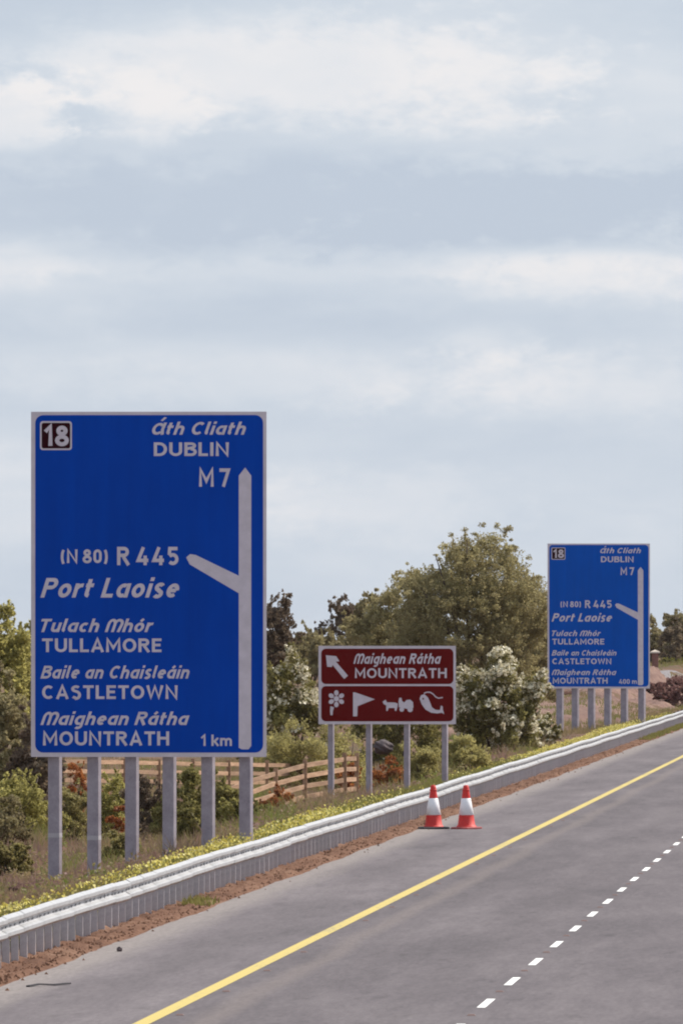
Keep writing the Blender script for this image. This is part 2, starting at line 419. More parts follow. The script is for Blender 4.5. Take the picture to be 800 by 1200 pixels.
# ------------------------------------------------------------------ road studs
bm = bmesh.new()
v0 = [(-.055, -.055, 0), (.055, -.055, 0), (.055, .055, 0), (-.055, .055, 0)]; v1 = [(-.035, -.025, .017), (.035, -.025, .017), (.035, .025, .017), (-.035, .025, .017)]
vv = [bm.verts.new(p) for p in v0 + v1]
for f in ((4,5,6,7),(0,1,5,4),(1,2,6,5),(2,3,7,6),(3,0,4,7)): bm.faces.new([vv[i] for i in f])
stud_me = bpy.data.meshes.new('road_stud'); bm.to_mesh(stud_me); bm.free(); stud_me.materials.append(M['stud'])
for k in range(-1, 17):
    for xx, lab, grp in ((-5.48, 'small reddish road stud in a gap of the white dashed lane line', 'road studs in the lane line'),
                         (-9.03, 'small dark road stud just inside the solid yellow line', 'road studs beside the yellow line')):
        yy = dash0 + 6 + 12 * k
        if xx < -9 and (k % 5 == 3): continue
        o = bpy.data.objects.new('road_stud', stud_me); COL.objects.link(o); o.location = (xx, yy, 0.0045)
        tag(o, lab, 'road stud', grp)

# ------------------------------------------------------------------ crash barrier
barrier = empty('crash_barrier', (-12.78, 200, 0))
tag(barrier, 'long galvanised steel crash barrier with W-shaped beam along the left edge of the road', 'crash barrier')
prof = [(0.0, .728), (.004, .738), (.016, .740), (.074, .704), (.080, .694), (.080, .646), (.074, .636), (.014, .608), (.006, .598), (.006, .546), (.014, .536),
        (.074, .508), (.080, .498), (.080, .450), (.074, .440), (.016, .402), (.004, .402), (0.0, .412)]
bm = bmesh.new()
secs = [(0.0, .000), (0.28, .000), (0.30, -.005), (1.5, -.004), (3.0, -.001), (4.14, .004), (4.16, .004)]
rows = []
for yy, dx in secs: rows.append([bm.verts.new((px_ + dx + .03, yy, z_)) for px_, z_ in prof])
for a, b in zip(rows, rows[1:]):
    for k in range(len(prof) - 1): bm.faces.new((a[k], b[k], b[k + 1], a[k + 1]))
for yy in (0.16, 1.0, 2.0, 3.0):
    box(bm, .030, .046, yy - .16, yy + .16, .561, .581, 1)
beam_me = bpy.data.meshes.new('beam'); bm.to_mesh(beam_me); bm.free(); beam_me.materials.append(M['galv']); beam_me.materials.append(M['bolt'])
for p in beam_me.polygons:
    p.use_smooth = False
for k in range(-10, 175):
    o = bpy.data.objects.new('beam', beam_me); COL.objects.link(o); o.parent = barrier
    o.location = (0.008 * math.sin(k * .7), k * 4.0, 0.010 * math.sin(k * 0.53) + random.uniform(-.004, .004)); o.rotation_euler = (random.uniform(-.0015, .0015), 0, random.uniform(-.0012, .0012))
def post_bm(bm, y0):
    # open C-section post, its web facing the traffic
    box(bm, -.075, .028, y0 - .004, y0 + .004, -.25, .70)
    box(bm, .022, .030, y0 + .004, y0 + .055, -.25, .70)
    box(bm, -.080, -.072, y0 + .004, y0 + .055, -.25, .70)
bm = bmesh.new(); post_bm(bm, 0); post_me = bpy.data.meshes.new('post'); bm.to_mesh(post_me); bm.free(); post_me.materials.append(M['galv_post'])
bmr = bmesh.new()
for k in range(-15, 345):
    yy = k * 2.0
    if 0 <= k < 298:
        o = bpy.data.objects.new('post', post_me); COL.objects.link(o); o.parent = barrier
        o.location = (0, yy + random.uniform(-.03, .03), random.uniform(-.01, .01)); o.rotation_euler = (random.uniform(-.02, .02), random.uniform(-.015, .015), random.uniform(-.04, .04))
    else: post_bm(bmr, yy)
bm_obj('post_row', bmr, M['galv_post'], barrier)['kind'] = 'stuff'

# ------------------------------------------------------------------ sign drawing in the plane
class Face:
    """turns photo pixels on the sign into metres on its plane; parts face -Y"""
    def __init__(s, px0, px1, py0, py1, w, h, root):
        s.px0, s.px1, s.py0, s.py1, s.w, s.h, s.root = px0, px1, py0, py1, w, h, root
        s.depth = 0
    def pt(s, px, py): return ((px - s.px0) / (s.px1 - s.px0) * s.w, (s.py1 - py) / (s.py1 - s.py0) * s.h)

def rrect(x0, x1, z0, z1, r, n=5):
    out = []
    for cx, cz, a0 in ((x1 - r, z0 + r, -90), (x1 - r, z1 - r, 0), (x0 + r, z1 - r, 90), (x0 + r, z0 + r, 180)):
        for k in range(n + 1):
            a = R(a0 + 90 * k / n); out.append((cx + r * math.cos(a), cz + r * math.sin(a)))
    return out

def plate(name, polys, y_front, thick, mat, parent):
    """polys: outlines (x, z); front face at y_front, body behind it"""
    bm = bmesh.new()
    for pl in polys:
        a2 = sum(p[0] * q[1] - q[0] * p[1] for p, q in zip(pl, pl[1:] + pl[:1]))
        if a2 < 0: pl = pl[::-1]
        f = [bm.verts.new((x, y_front, z)) for x, z in pl]; b = [bm.verts.new((x, y_front + thick, z)) for x, z in pl]
        for t in tessellate_polygon([[Vector((x, z, 0)) for x, z in pl]]):
            p_, q_, r_ = (Vector(pl[i]) for i in t)
            if (q_ - p_).cross(r_ - p_) < 0: t = t[::-1]
            bm.faces.new([f[i] for i in t]); bm.faces.new([b[i] for i in t[::-1]])
        for k in range(len(pl)):
            j = (k + 1) % len(pl); bm.faces.new((f[j], f[k], b[k], b[j]))
    return bm_obj(name, bm, mat, parent)

def arc(cx, cy, rx, ry, a0, a1, n=10):
    return [(cx + rx * math.cos(R(a0 + (a1 - a0) * k / n)), cy + ry * math.sin(R(a0 + (a1 - a0) * k / n))) for k in range(n + 1)]
def glyph(ch, w):
    """centre lines of a road-sign letter of cap height 1 and stroke w: (advance, strokes)"""
    h = w / 2; T = 1 - h; X = .72; XT = X - h          # X: x-height
    if ch == 'A': return .82, [[(h*.9, 0), (.41, 1 - h*.4), (.82 - h*.9, 0)], [(.2, .30), (.62, .30)]]
    if ch == 'B': return .70, [[(h, 0), (h, 1)], [(h, T), (.40, T)] + arc(.40, .755, .20, .245 - h, 90, -90)[1:] + [(h, .51)], [(.38, .51)] + arc(.41, .25 + h/2, .23, .25 - h/2, 90, -90)[1:] + [(h, h)]]
    if ch == 'C': return .76, [arc(.41, .5, .41 - h, .5 - h, 48, 312, 16)]
    if ch == 'D': return .78, [[(h, 0), (h, 1)], [(h, T), (.34, T)] + arc(.34, .5, .44 - h, .5 - h, 90, -90, 14)[1:] + [(h, h)]]
    if ch == 'E': return .62, [[(h, 0), (h, 1)], [(h, T), (.60, T)], [(h, .52), (.54, .52)], [(h, h), (.60, h)]]
    if ch == 'H': return .76, [[(h, 0), (h, 1)], [(.76 - h, 0), (.76 - h, 1)], [(h, .52), (.76 - h, .52)]]
    if ch == 'I': return w, [[(h, 0), (h, 1)]]
    if ch == 'L': return .56, [[(h, 1), (h, h), (.56, h)]]
    if ch == 'M': return .92, [[(h, 0), (h, 1 - h*.6), (.46, .30), (.92 - h, 1 - h*.6), (.92 - h, 0)]]
    if ch == 'N': return .78, [[(h, 0), (h, 1 - h*.6), (.78 - h, h*.6), (.78 - h, 1)]]
    if ch == 'O': return .86, [arc(.43, .5, .43 - h, .5 - h, 90, 450, 22)]
    if ch == 'P': return .66, [[(h, 0), (h, 1)], [(h, T), (.38, T)] + arc(.38, .71, .28 - h, .29 - h, 90, -90)[1:] + [(h, .42 + h)]]
    if ch == 'R': return .72, [[(h, 0), (h, 1)], [(h, T), (.40, T)] + arc(.40, .72, .28 - h, .28 - h, 90, -90)[1:] + [(h, .44 + h)], [(.36, .46), (.66, 0)]]
    if ch == 'S': return .66, [arc(.33, .74, .31 - h, .26 - h, 35, 90, 4)[:-1] + arc(.33, .74, .30 - h, .26 - h, 90, 250, 9) + arc(.33, .26 + h*.3, .33 - h, .26, 75, -90, 9)[0:] + arc(.33, .26, .32 - h, .26 - h, -90, -148, 4)[1:]]
    if ch == 'T': return .68, [[(0, T), (.68, T)], [(.34, 0), (.34, T)]]
    if ch == 'U': return .76, [[(h, 1), (h, .36)] + arc(.38, .36, .38 - h, .36 - h, 180, 360, 12)[1:] + [(.76 - h, 1)]]
    if ch == 'W': return 1.10, [[(h*.9, 1), (.30, h), (.55, .92), (.80, h), (1.10 - h*.9, 1)]]
    if ch == '\u00c6': return .80, [arc(.38, .46, .38 - h, .46 - h, 40, 320, 16), [(.80 - h, .95), (.76 - h, .4), (.80 - h*.4, 0)]]      # round Irish capital a
    if ch == '\u00b5': return 1.0, [[(h, 0), (h, .60)] + arc(.30, .60, .30 - h, .40 - h, 180, 0, 9)[1:] + [(.60 - h, 0)], arc(.79 - h*.6, .60, .27 - h*.4, .40 - h, 160, 0, 9) + [(1.06 - 2*h, 0)]]   # round Irish capital m
    if ch == '0': return .60, [[(h, .32), (h, .68)] + arc(.30, .68, .30 - h, .32 - h, 180, 0, 9)[1:] + [(.60 - h, .32)] + arc(.30, .32, .30 - h, .32 - h, 0, -180, 9)[1:]]
    if ch == '1': return .34, [[(.0, .70), (.34 - h, .97), (.34 - h, 0)]]
    if ch == '4': return .68, [[(.70, .26), (h*1.2, .26), (.42, .98)], [(.52, 0), (.52, .52)]]
    if ch == '5': return .64, [[(.58, T), (.14, T), (.11, .56)], arc(.31, .33, .33 - h, .33 - h, 140, -140, 14)]
    if ch == '7': return .62, [[(0, T), (.56, T), (.24, 0)]]
    if ch == '8': return .66, [arc(.33, .75, .27 - h, .25 - h*.9, 90, 450, 14), arc(.33, .27, .33 - h, .27 - h*.8, 90, 450, 16)]
    if ch == '(': return .26, [arc(.34, .45, .30, .66, 130, 230, 7)]
    if ch == ')': return .26, [arc(-.08, .45, .30, .66, 50, -50, 7)]
    if ch == 'a': return .62, [arc(.31, X/2, .31 - h, X/2 - h, 60, 300, 13), [(.62 - h, X), (.62 - h, 0)]]
    if ch == 'c': return .54, [arc(.31, X/2, .31 - h, X/2 - h, 50, 310, 13)]
    if ch == 'e': return .60, [[(h, X/2), (.60 - h*1.4, X/2)], arc(.31, X/2, .30 - h, X/2 - h, 0, 310, 14)]
    if ch == 'g': return .62, [arc(.31, X/2, .31 - h, X/2 - h, 60, 300, 13), [(.62 - h, X), (.62 - h, -.06)] + arc(.34, -.06, .28 - h, .22 - h*.6, 0, -140, 6)[1:]]
    if ch == 'h': return .60, [[(h, 0), (h, 1.02)], arc(.31, X - .29, .29 - h, .29 - h, 165, 0, 8) + [(.60 - h, 0)]]
    if ch == 'n': return .60, [[(h, 0), (h, X)], arc(.31, X - .29, .29 - h, .29 - h, 165, 0, 8) + [(.60 - h, 0)]]
    if ch == 'm': return .96, [[(h, 0), (h, X)], arc(.30, X - .26, .27 - h, .26 - h, 165, 0, 8) + [(.57 - h, 0)], arc(.69, X - .26, .27 - h, .26 - h, 165, 0, 8) + [(.96 - h, 0)]]
    if ch == 'i': return w, [[(h, 0), (h, X)], [(h, X + .12), (h, X + .12 + w)]]
    if ch == 'k': return .58, [[(h, 0), (h, 1.02)], [(.55, X), (.18, .34)], [(.26, .42), (.56, 0)]]
    if ch == 'l': return .24, [[(h, 1.02), (h, .2)] + arc(h + .14, .2, .14, .2 - h, 180, 260, 4)[1:]]
    if ch in 'o\u00f3': return .62, [arc(.31, X/2, .31 - h, X/2 - h, 90, 450, 18)] + ([[(.28, X + .08), (.42, X + .28)]] if ch != 'o' else [])
    if ch == '\u00e1': g = glyph('a', w); return g[0], g[1] + [[(.28, X + .08), (.42, X + .28)]]
    if ch == 'r': return .40, [[(h, 0), (h, X)], arc(.36, X - .32, .34 - h, .32 - h, 160, 80, 5)]
    if ch == 's': return .50, [arc(.25, X*.74, .24 - h, X*.26 - h*.5, 25, 250, 9) + arc(.25, X*.26, .25 - h, X*.26 - h*.5, 70, -150, 9)]
    if ch == 't': return .40, [[(.14, .94), (.14, .2)] + arc(.28, .2, .14, .2 - h, 180, 265, 4)[1:], [(0, XT), (.38, XT)]]
    if ch == 'u': return .60, [[(h, X), (h, .28)] + arc(.29, .28, .29 - h, .28 - h, 180, 350, 8)[1:], [(.60 - h, X), (.60 - h, 0)]]
    return .3, []
def ribbon(pts, w):
    """offset a centre line to both sides with mitred joints; returns quads"""
    P_ = [Vector(p) for p in pts]; closed = (P_[0] - P_[-1]).length < 1e-5
    if closed: P_ = P_[:-1]
    n = len(P_); L_, R_ = [], []
    for i in range(n):
        a = P_[(i - 1) % n] if (closed or i > 0) else None; c = P_[(i + 1) % n] if (closed or i < n - 1) else None
        d1 = (P_[i] - a).normalized() if a is not None else None; d2 = (c - P_[i]).normalized() if c is not None else None
        if d1 is None: d1 = d2
        if d2 is None: d2 = d1
        n1 = Vector((-d1.y, d1.x)); n2 = Vector((-d2.y, d2.x)); m_ = n1 + n2
        m_ = m_.normalized() if m_.length > .1 else n1
        k = w / 2 / max(.55, m_.dot(n1)); L_.append(P_[i] + m_ * k); R_.append(P_[i] - m_ * k)
    q = [(L_[i], R_[i], R_[(i + 1) % n], L_[(i + 1) % n]) for i in range(n if closed else n - 1)]
    return q
def lettering(F, body, x0, x1, ytop, ybase, y_front=-.016, shear=0.0, bold=.19, gap=.13, mat=None, space=.36):
    w = bold; cur = 0.0; quads = []; layer = 0
    for ch in body:
        if ch == ' ': cur += space; continue
        adv, strokes = glyph(ch, w)
        for si, st in enumerate(strokes):
            for q in ribbon(st, w): quads.append(([(cur + p.x, p.y) for p in q], si))
        cur += adv + gap
    xs_ = [p[0] + shear * p[1] for q, _ in quads for p in q]; mn, mxx = min(xs_), max(xs_)
    (ax, az_), (bx, bz) = F.pt(x0, ybase), F.pt(x1, ytop); sx = (bx - ax) / (mxx - mn); sz = bz - az_
    bm = bmesh.new()
    for q, si in quads:
        f = bm.faces.new([bm.verts.new(((x + shear * z - mn) * sx + ax, y_front - .0008 * si, z * sz + az_)) for x, z in q])
        f.normal_update()
        if f.normal.y > 0: f.normal_flip()
    bmesh.ops.remove_doubles(bm, verts=bm.verts, dist=1e-5)
    o = bm_obj('lettering', bm, mat or M['legend'], F.root)
    o['label'] = 'white lettering reading ' + body.replace('\u00c6', 'A').replace('\u00b5', 'M')
    return o

def sign_post(root, x, z_top, ground, r, band=None, y=0.20, turn=-13):
    """rectangular hollow post with rounded corners, standing slightly turned to the sign"""
    sec = rrect(-r, r, -r * .85, r * .85, r * .22, 3); c_, s_ = math.cos(R(turn)), math.sin(R(turn))
    def ring(bm, z, k=1.0): return [bm.verts.new((x + (u * c_ - v * s_) * k, y + (u * s_ + v * c_) * k, z)) for u, v in sec]
    def shell(name, z0, z1, k, mat, parent):
        bm = bmesh.new(); a_, b_ = ring(bm, z0, k), ring(bm, z1, k); n = len(sec)
        for i in range(n): bm.faces.new((a_[i], a_[(i + 1) % n], b_[(i + 1) % n], b_[i]))
        bm.faces.new(b_); bm.faces.new(a_[::-1]); return bm_obj(name, bm, mat, parent)
    p = shell('post', ground - .4, z_top, 1.0, M['pole'], root)
    if band is not None: shell('band', band - .04, band + .05, 1.03, M['band'], p)
    return p

def motorway_sign(px0, px1, py0, py1, Y, label, dist_text, dist_box, posts_px, post_r, bands, turn=-16, blue='blue'):
    x0, x1, z1, z0 = wx(px0, Y), wx(px1, Y), wz(py0, Y), wz(py1, Y)
    gl = gz((x0 + x1) / 2, Y)
    root = empty('motorway_sign', (x0, Y, z0)); W, H = x1 - x0, z1 - z0
    tag(root, label, 'road sign', 'blue motorway direction signs')
    F = Face(36, 312, 482, 887, W, H, root)           # layout is measured on the near sign
    def P(a, b): return F.pt(a, b)
    border = .085
    # backing board of nine horizontal planks, with hairline joints
    n = 6
    plate('backing_board', [[(0, 0), (W, 0), (W, H), (0, H)]], 0.0, .035, M['alu'], root)
    plate('border', [rrect(.0, W, .0, H, .03)], -.006, .005, M['frame'], root)
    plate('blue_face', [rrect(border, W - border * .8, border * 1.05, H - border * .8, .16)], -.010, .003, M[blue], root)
    # junction number patch
    pa, pb = P(46.5, 527), P(84, 493)
    plate('number_border', [rrect(pa[0], pb[0], pa[1], pb[1], .06)], -.013, .002, M['legend'], root)
    plate('number_patch', [rrect(pa[0] + .035, pb[0] - .035, pa[1] + .035, pb[1] - .035, .04)], -.0155, .002, M['plum'], root)
    lettering(F, '18', 51, 80.5, 498.5, 522, -.0185, bold=.20, gap=.12)
    # route diagram
    out = [(279.6, 876), (279.6, 695), (222, 661), (218, 653), (222.5, 649), (229, 650), (279.6, 674.5), (279.6, 557), (287, 547.5), (294.2, 557), (294.2, 874), (291, 878), (283, 878)]
    plate('route_arrow', [[P(a, b) for a, b in out]], -.014, .003, M['legend'], root)
    def L_(body, x0, x1, yt, yb, **k): lettering(F, body, x0, x1, yt, yb, **k)
    IT = 0.30
    L_('\u00c6th Cliath', 178, 288, 494, 509, shear=IT)
    av = F.pt(187, 493.5); plate('accent', [[F.pt(188, 492.5), F.pt(190.5, 493), F.pt(195.5, 489), F.pt(192.5, 488.3)]], -.0155, .002, M['legend'], root)
    L_('DUBLIN', 180, 268, 518, 534)
    L_('M 7', 233, 270, 548.5, 570, gap=.1, space=.26)
    L_('(N 80)', 71, 126, 643.5, 659.5, gap=.13, space=.24)
    L_('R 445', 137, 209, 640.5, 662, gap=.22, space=.16)
    L_('Port Laoise', 47, 210, 677, 700, shear=IT, bold=.19)
    L_('Tulach \u00b5h\u00f3r', 48, 180, 725, 740.5, shear=IT)
    L_('TULLAMORE', 49, 189, 748, 764)
    L_('Baile an Chaisle\u00e1in', 47, 222, 780, 795, shear=IT)
    L_('CASTLETOWN', 49, 208, 803, 819)
    L_('\u00b5aighean R\u00e1tha', 47, 222, 834, 849.5, shear=IT)
    L_('MOUNTRATH', 50, 198, 857, 873.5)
    L_(dist_text, *dist_box, bold=.18, space=.34)
    # stiffening rails on the back
    for k in range(5):
        zz = H * (.1 + .2 * k); bm = bmesh.new(); box(bm, .05, W - .05, .036, .075, zz - .04, zz + .04); bm_obj('back_rail', bm, M['alu'], root)
    for i, pp in enumerate(posts_px):
        xx = wx(pp, Y) - x0
        sign_post(root, xx, H - .15, gz(x0 + xx, Y) - z0, post_r, (bands[i] - z0) if bands and bands[i] is not None else None, .10 + post_r, turn)
    return root

s1 = motorway_sign(35.5, 312, 482, 887.5, 298, 'near, largest blue motorway sign reading 1 km, on six grey posts at the left',
                   '1 km', (235, 271.5, 861, 874), [63, 109, 153.5, 197.5, 243, 287.5], .122, [wz(980, 298), wz(983, 298), None, None, None, None])
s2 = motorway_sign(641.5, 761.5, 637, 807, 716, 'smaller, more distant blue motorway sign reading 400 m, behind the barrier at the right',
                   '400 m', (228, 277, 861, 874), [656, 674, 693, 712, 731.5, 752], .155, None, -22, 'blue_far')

# brown tourist sign
def brown_sign():
    Y = 420
    px0, px1, py0, py1 = 373, 534, 757, 849
    x0, x1, z1, z0 = wx(px0, Y), wx(px1, Y), wz(py0, Y), wz(py1, Y)
    root = empty('tourist_sign', (x0, Y, z0)); W, H = x1 - x0, z1 - z0
    tag(root, 'brown tourist sign reading MOUNTRATH with four white pictograms, on four thin posts', 'road sign')
    F = Face(px0, px1, py0, py1, W, H, root)
    def Z(zx, zy): return F.pt(370 + zx / 4.706, 750 + zy / 4.706)
    plate('backing_board', [[(0, 0), (W, 0), (W, H), (0, H)]], 0.0, .035, M['alu'], root)
    plate('border', [rrect(0, W, 0, H, .03)], -.006, .005, M['frame'], root)
    for a, b in ((760.3, 801.8), (804.2, 845.6)):
        p, q = F.pt(376.3, b), F.pt(531.2, a)
        plate('brown_panel', [rrect(p[0], q[0], p[1], q[1], .13)], -.010, .003, M['brown'], root)
    arr = [(55, 85), (112, 90), (130, 118), (110, 120), (177, 198), (156, 216), (92, 138), (88, 150), (62, 148)]
    plate('arrow', [[Z(*p) for p in arr]], -.014, .003, M['legend'], root)
    lettering(F, '\u00b5aighean R\u00e1tha', 414, 517, 766, 778, shear=.3)
    lettering(F, 'MOUNTRATH', 415.7, 523.4, 783.2, 794.8, bold=.18)
    # flower
    def disc(cx, cy, rx, ry=None, rot=0, n=14):
        ry = ry or rx; o = []
        for k in range(n):
            t = 2 * PI * k / n; u, v = rx * math.cos(t), ry * math.sin(t)
            o.append(Z(cx + u * math.cos(rot) - v * math.sin(rot), cy + u * math.sin(rot) + v * math.cos(rot)))
        return o
    cx, cy = 113, 325
    petals = [disc(cx + 32 * math.cos(a), cy + 32 * math.sin(a), 15.5, 12.5, a) for a in (R(-90 + 60 * k) for k in range(6))]
    fl = plate('flower_symbol', petals, -.014, .003, M['legend'], root)
    plate('flower_centre', [disc(cx, cy, 15)], -.0165, .002, M['legend'], fl)
    plate('flower_stem', [[Z(80, 366), Z(100, 372), Z(94, 395), Z(92, 416), Z(80, 416), Z(78, 390)]], -.013, .002, M['legend'], fl)
    plate('flag_symbol', [[Z(205, 290), Z(216, 290), Z(325, 328), Z(230, 366), Z(228, 422), Z(205, 422)]], -.014, .003, M['legend'], root)
    # horse and carriage
    horse = [(368, 342), (384, 330), (392, 345), (436, 346), (452, 352), (450, 372), (444, 392), (436, 392), (434, 376), (402, 376), (396, 392), (388, 392), (388, 362), (374, 354)]
    cart = [(458, 372), (456, 340), (460, 320), (472, 320), (476, 338), (488, 346), (500, 332), (520, 330), (536, 344), (538, 374), (520, 384)]
    hc = plate('carriage_symbol', [[Z(*p) for p in horse], [Z(*p) for p in cart]], -.014, .003, M['legend'], root)
    plate('wheel', [disc(474, 384, 13)], -.0165, .002, M['legend'], hc); plate('wheel', [disc(520, 384, 15)], -.0165, .002, M['legend'], hc)
    fish = [(572, 325), (580, 306), (598, 300), (618, 318), (630, 345), (640, 372), (660, 386), (684, 388), (690, 362), (700, 368), (700, 384), (708, 410), (694, 402), (670, 406), (636, 402), (604, 384), (584, 356)]
    fs = plate('fish_symbol', [[Z(*p) for p in fish]], -.014, .003, M['legend'], root)
    line = [(596, 296), (610, 289), (630, 289), (648, 300), (660, 314), (676, 322), (700, 318)]
    polys = []
    for (a, b) in zip(line, line[1:]):
        dx, dy = b[0] - a[0], b[1] - a[1]; l = math.hypot(dx, dy); nx, ny = -dy / l * 3, dx / l * 3
        polys.append([Z(a[0] + nx, a[1] + ny), Z(b[0] + nx, b[1] + ny), Z(b[0] - nx, b[1] - ny), Z(a[0] - nx, a[1] - ny)])
    plate('fishing_line', polys, -.012, .0015, M['legend'], fs)
    plate('eye', [disc(592, 325, 5)], -.0165, .002, M['brown'], fs)
    for k in range(3):
        zz = H * (.15 + .35 * k); bm = bmesh.new(); box(bm, .05, W - .05, .036, .075, zz - .03, zz + .03); bm_obj('back_rail', bm, M['alu'], root)
    for pp in (387.5, 432, 476.5, 521):
        xx = wx(pp, Y) - x0
        sign_post(root, xx, H - .1, gz(x0 + xx, Y) - z0, .078, None, .20, -18)
brown_sign()

# ------------------------------------------------------------------ traffic cones
def cone(px, Y, label, base_mat, lean, base_w):
    x = wx(px, Y)
    root = empty('traffic_cone', (x, Y, 0.0), lean[2]); root.rotation_euler = lean
    tag(root, label, 'traffic cone', 'red and white traffic cones on the hard shoulder')
    # square base with chamfered corners
    bm = bmesh.new(); w = base_w / 2; c = .09
    ring = [(-w + c, -w), (w - c, -w), (w, -w + c), (w, w - c), (w - c, w), (-w + c, w), (-w, w - c), (-w, -w + c)]
    lv = [[bm.verts.new((a * s, b * s, z)) for a, b in ring] for z, s in ((0.006, 1), (.035, 1), (.05, .93), (.06, .55))]
    for a, b in zip(lv, lv[1:]):
        for k in range(8): bm.faces.new((a[k], a[(k + 1) % 8], b[(k + 1) % 8], b[k]))
    bm.faces.new(lv[0][::-1]); bm.faces.new(lv[-1])
    bm_obj('base', bm, base_mat, root)
    def ringsec(name, zs, rs, mat, cap=False, parent=root):
        bm = bmesh.new(); n = 28
        rr = [[bm.verts.new((r * math.cos(2 * PI * k / n), r * math.sin(2 * PI * k / n), z)) for k in range(n)] for z, r in zip(zs, rs)]
        for a, b in zip(rr, rr[1:]):
            for k in range(n): bm.faces.new((a[k], a[(k + 1) % n], b[(k + 1) % n], b[k]))
        if cap: bm.faces.new(rr[-1])
        return bm_obj(name, bm, mat, parent, True)
    ringsec('lower_band', (.055, .09, .10, .34), (.245, .222, .208, .176), M['cone_red'])
    ringsec('sleeve', (.338, .342, .74, .744), (.174, .182, .112, .104), M['cone_white'])
    ringsec('top_band', (.742, .93, .98, 1.045, 1.06), (.106, .078, .072, .060, .035), M['cone_red'], True)
    ringsec('rim', (.925, .927, .955, .957), (.074, .088, .086, .072), M['cone_red'])
    return root
cone(508, 355, 'left red and white traffic cone, its square black base showing', M['rubber'], (R(.5), R(-.6), R(8)), .72)
cone(546.5, 355, 'right red and white traffic cone, standing on a flat reddish base', simple('red_cone_base', (0.30, .05, .05), .6), (R(.4), R(-1.2), R(40)), .62)

# ------------------------------------------------------------------ timber fences
def fence(label, pts, rails, post_h, rail_h=.13, skip_low=0):
    """pts: (x, y, z_top) of every post"""
    root = empty('timber_fence', (pts[0][0], pts[0][1], pts[0][2] - post_h)); o0 = Vector(root.location)
    tag(root, label, 'fence')
    for i, p in enumerate(pts):
        bm = bmesh.new(); v = Vector(p) - o0
        hh = random.uniform(-.03, .05); bar(bm, (v.x, v.y, v.z - post_h - .4), (v.x + random.uniform(-.02, .02), v.y, v.z + .14 + hh), .13, .13)
        bm_obj('post', bm, M['wood'], root)
    for a, b in zip(pts, pts[1:]):
        for k, dz in enumerate(rails):
            va, vb = Vector(a) - o0, Vector(b) - o0
            off = Vector((0.0, .085, 0))
            e = random.uniform(-.02, .02)
            bm = bmesh.new(); bar(bm, va + off + Vector((0, 0, -dz + e)), vb + off + Vector((0, 0, -dz - e)), .045, rail_h)
            bm_obj('rail', bm, M['wood'], root)
    return root
ptsA = []
for i, pp in enumerate((20, 62, 104, 145, 186, 226, 268, 312, 352)):
    t = (pp - 60) / 290; Y = 470 + 30 * t
    ptsA.append((wx(pp, Y), Y, wz(892.5 + 5 * t, Y)))
fence('far timber rail fence running behind the posts of the near blue sign', ptsA, (0.0, .30, .60), 1.15)
ptsB = []
for pp, top, Y in ((264, 927, 426), (294, 916, 429), (323.5, 906.5, 432), (357, 897.5, 436), (404, 890, 440), (417.5, 889, 443)):
    ptsB.append((wx(pp, Y), Y, wz(top, Y)))
fence('four rail timber fence climbing towards the posts of the brown sign', ptsB, (0.0, .31, .62, .92), 1.2)

# ------------------------------------------------------------------ foliage
def faces_mesh(name, C, U, V, tint, mat, parent=None, tri=False):
    """one quad (rhombus) or triangle per centre C with half axes U, V"""
    n = len(C)
    if tri: co = np.stack([C - V, C + V, C + U], 1)
    else: co = np.stack([C - U, C - V, C + U, C + V], 1)
    k = co.shape[1]
    me = bpy.data.meshes.new(name)
    me.vertices.add(n * k); me.vertices.foreach_set('co', co.reshape(-1).astype(np.float32))
    me.loops.add(n * k); me.loops.foreach_set('vertex_index', np.arange(n * k, dtype=np.int32))
    me.polygons.add(n); me.polygons.foreach_set('loop_start', np.arange(n, dtype=np.int32) * k)
    me.polygons.foreach_set('loop_total', np.full(n, k, dtype=np.int32))
    at = me.attributes.new('tint', 'FLOAT', 'FACE'); at.data.foreach_set('value', np.clip(tint, 0, 1).astype(np.float32))
    me.update(calc_edges=True)
    return link(name, me, mat, parent)

def rand_dirs(n):
    v = rng.normal(size=(n, 3)); return v / np.linalg.norm(v, axis=1, keepdims=True)

